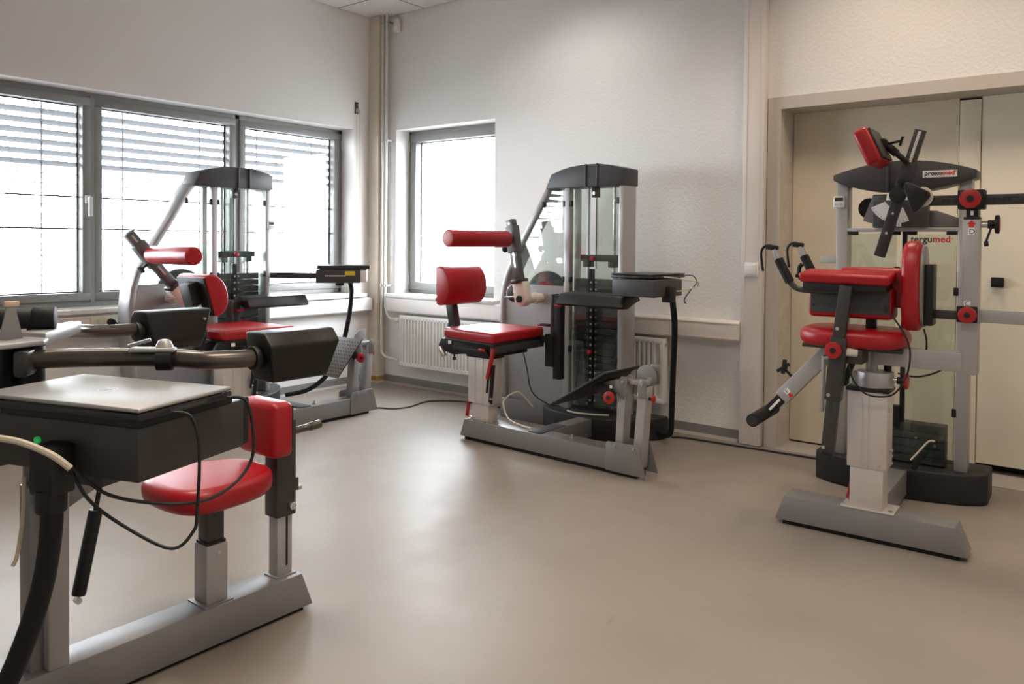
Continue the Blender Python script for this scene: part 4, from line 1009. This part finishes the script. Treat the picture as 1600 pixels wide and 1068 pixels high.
    def hexpad(v, z, u0, u1, s):
        pf = [(-.045, .062), (.035, .062), (.062, .030), (.045, -.062), (-.035, -.062), (-.058, -.03)]
        pts0 = [(u0 + .0 + .02*(z_ < 0), v + s*v_, z + z_) for v_, z_ in pf]; pts1 = [(u1 - .03*(z_ < 0), v + s*v_, z + z_) for v_, z_ in pf]
        p = part('arm_pad', MB().hexa(pts0, pts1), 'pad_black', m, .007, 3)
        part('pad_screw', MB().cyl((u1 - .03, v - s*.0, z + .03), (u1 - .03, v - .058, z + .03), .004, 10), 'steel', p)
        part('pad_collar', MB().cyl((u0 - .012, v, z), (u0 + .01, v, z), .030, 20), 'black_plastic', p, .003)
    hexpad(-.305, .862, -.415, -.198, -1)
    hexpad(.405, .868, -.355, -.135, 1)
    # cross grip behind the hub
    part('grip_bar', MB().cyl((-.86, .22, .952), (-.715, .14, .952), .026, 20).cyl((-.745, .158, .952), (-.70, .132, .952), .030, 20), 'black_rubber', m, .004)
    part('grip_stem', MB().cyl((-.74, .155, .905), (-.74, .155, .94), .018, 16), 'black_plastic', m)
    # chrome clamp on the near arm
    cl = part('arm_clamp', MB().bar((-.655, -.158, .893), (-.580, -.230, .892), .010, .030, (0, 0, 1)), 'silver_lit', m, .004)
    part('clamp_body', MB().cyl((-.592, -.20, .890), (-.592, -.20, .915), .024, 18, .012), 'silver_lit', cl, .005)
    part('clamp_lever', MB().bar((-.655, -.150, .900), (-.612, -.175, .914), .008, .014, (0, 0, 1)), 'silver_paint', cl, .002)
    part('clamp_band', MB().cyl((-.61, -.202, .868), (-.585, -.225, .868), .0255, 18), 'black_plastic', cl)
    # control box
    ang = math.atan2(.31, .95)
    near = Vector((-.826, -.545, .692))
    Mx = Matrix.Translation(near) @ Matrix.Rotation(ang, 4, 'Z')
    cb = part('control_box', MB().box(0, .30, 0, .40, 0, .105).xform(Mx), 'dark_metal', m, .005)
    part('box_end', MB().box(.295, .330, .01, .30, .0, .105).xform(Mx), 'black_plastic', cb, .004)
    part('connector_block', MB().box(-.055, .0, .155, .215, -.03, .065).xform(Mx), 'black_plastic', cb, .006)
    part('status_light', MB().cyl(Mx @ Vector((0, .255, .06)), Mx @ Vector((-.006, .255, .06)), .007, 14), 'led_green', cb)
    part('box_mount', MB().box(.10, .20, .20, .36, -.06, .0).xform(Mx), 'dark_metal', m, .004)
    part('mount_arm', MB().bar(Mx @ Vector((.15, .30, -.04)), (-.75, .05, .63), .05, .05, (0, 0, 1)), 'dark_metal', m, .004)
    cn = Mx @ Vector((-.03, .185, -.02))
    part('cable_conduit', MB().tube([cn, cn + Vector((.0, -.0, -.08)), cn + Vector((-.01, .02, -.2)), cn + Vector((-.04, .05, -.33)), cn + Vector((-.085, .08, -.45)), cn + Vector((-.145, .11, -.57)), cn + Vector((-.22, .14, -.66))], .020, 16, 8), 'black_rubber', m)
    part('conduit_nut', MB().cyl(cn + Vector((0, 0, .0)), cn + Vector((0, 0, -.045)), .028, 16), 'black_plastic', m, .003)
    return m, Mx
OD = (2.929, -2.893)
mD, MxD = fore_machine((OD[0], OD[1], 0), R(90))

# ================================================================== LAPTOPS AND CABLES
def worldM(o, rz, ox, oy): return Matrix.Translation((ox, oy, 0)) @ Matrix.Rotation(rz, 4, 'Z')
def laptop(Mw, w, d, lid, label, logo=False):
    # Mw: matrix of the laptop corner frame; x along depth d, y along width w
    t = link('laptop', None, None, None, label, 'laptop', 'laptops on the control boxes')
    t.matrix_world = Mw
    t.empty_display_size = .05
    part('laptop_base', MB().box(0, d, 0, w, .004, .018), 'laptop_black', t, .003)
    ld = part('laptop_lid', MB().box(.0, d, 0, w, .0195, .028), lid, t, .004, 3)
    for x in (.02, d - .02):
        for y in (.03, w - .03): part('laptop_foot', MB().cyl((x, y, 0), (x, y, .0045), .008, 10), 'black_rubber', t)
    part('hinge', MB().cyl((.006, .08, .019), (.006, w - .08, .019), .005, 10), 'laptop_black', t)
    if logo:
        lg = MB(); n = 24
        lg.add([(d/2 + q*math.cos(2*math.pi*i/n), w/2 + q*math.sin(2*math.pi*i/n), .0283) for q in (.019, .017) for i in range(n)],
               [(i, (i+1) % n, n + (i+1) % n, n + i) for i in range(n)])
        part('lid_badge', lg, 'steel', ld)
        part('lid_badge', MB().box(d/2 - .012, d/2 - .009, w/2 - .010, w/2 + .010, .028, .0286).box(d/2 - .001, d/2 + .002, w/2 - .010, w/2 + .010, .028, .0286), 'steel', ld)
    part('port_strip', MB().box(d*.3, d*.7, -.0008, .001, .008, .014), 'display_dark', t)
    return t
mwD = worldM(mD, R(90), *OD)
LD = mwD @ MxD @ Matrix.Translation((-.028, -.030, .121)) 
laptop(LD, .42, .252, 'laptop_silver', 'closed silver laptop lying on the control box in the left foreground', True)
part('laptop_shelf', MB().box(.0, .26, .0, .36, .105, .1207).xform(MxD), 'black_plastic', mD)
mwB = worldM(mB, tb, *OB)
laptop(mwB @ MxB @ Matrix.Translation((-.15, -.13, .093)), .36, .255, 'laptop_black', 'closed black laptop on the control box beside the tower at the back wall')
mwA = worldM(mA, R(90), *OA)
laptop(mwA @ MxA @ Matrix.Translation((-.13, -.215, .093)), .36, .255, 'laptop_black', 'closed dark laptop on the control box near the room corner')

def cable(name, pts, r, material, label, grp=None):
    return part(name, MB().tube(pts, r, 8, 8), material, label=label, cat='cable', group=grp)
cable('mains_cable', [(.80, -.86, .006), (.86, -.76, .006), (.966, -.702, .006), (1.004, -.586, .006), (.97, -.412, .006), (1.001, -.325, .006), (1.106, -.235, .006), (1.30, -.19, .006), (1.62, -.20, .006)], .005, 'cable_black',
      'black power cord snaking over the floor between the two back trainers')
cable('mains_cable', [(2.81, -.19, .006), (2.86, -.155, .006), (2.995, -.141, .006), (3.186, -.132, .006), (3.368, -.124, .006), (3.626, -.112, .006), (3.80, -.12, .006)], .0055, 'cable_black',
      'black cord lying along the back wall up to the arched tower')
def Lb(p): return tuple(mwB @ Vector(p))
cable('cream_cable', [Lb(p) for p in ((.26, .36, .17), (.22, .30, .25), (.20, .26, .262), (.17, .20, .22), (.22, .15, .17), (.30, .10, .140), (.40, .07, .131), (.50, .05, .131))], .005, 'cable_cream',
      'cream cable looping over the rail of the trainer at the back wall')
cable('short_lead', [Lb(p) for p in ((.40, .52, .142), (.46, .50, .142), (.52, .52, .140), (.60, .54, .142), (.66, .58, .142))], .005, 'cable_cream', 'short cream lead lying on the black tower base at the back wall')
cable('thin_cord', [Lb(p) for p in ((.20, .33, .51), (.21, .36, .40), (.22, .40, .25), (.25, .52, .16), (.28, .60, .142))], .0035, 'cable_black', 'thin black cord hanging from the seat of the trainer at the back wall')
cable('laptop_cable', [tuple(mwB @ MxB @ Vector(p)) for p in ((.11, -.02, .105), (.16, .02, .10), (.20, .10, .085), (.215, .17, .075), (.19, .20, .05), (.16, .12, .03), (.15, .05, .028))], .0035, 'cable_cream', 'cream cable plugged into the black laptop at the back wall')
cable('laptop_cable', [tuple(mwB @ MxB @ Vector(p)) for p in ((.11, .22, .108), (.15, .24, .105), (.175, .23, .07), (.17, .17, .03), (.16, .12, -.02), (.165, .13, -.04))], .003, 'cable_black', 'black cable hanging from the black laptop at the back wall')
def Ld(p): return tuple(mwD @ MxD @ Vector(p))
cable('laptop_cable', [Ld(p) for p in ((.05, -.036, .128), (.06, -.07, .12), (.065, -.085, .06), (.065, -.08, -.06), (.06, -.075, -.10), (.03, -.05, -.125), (-.01, .02, -.08), (-.03, .09, -.03), (-.03, .14, .03))], .0034, 'cable_black',
      'black cable looping low under the foreground control box')
cable('laptop_cable', [Ld(p) for p in ((.20, -.036, .130), (.222, -.07, .118), (.225, -.085, .02), (.19, -.08, -.03), (.11, -.075, -.05), (.03, -.05, -.04), (-.02, .05, -.02), (-.035, .13, .03))], .0034, 'cable_black',
      'black cable bowing along the side of the foreground control box')
cable('cream_cable', [Ld(p) for p in ((-.12, .38, .05), (-.115, .30, .085), (-.10, .20, .088), (-.08, .13, .065), (-.06, .10, .035))], .0065, 'cable_cream', 'thick cream cable in front of the foreground control box')
cable('cream_cable', [Ld(p) for p in ((-.02, .27, -.01), (-.03, .26, -.08), (-.05, .25, -.15), (-.06, .25, -.17))], .004, 'cable_cream', 'short cream cable end dangling below the foreground control box')
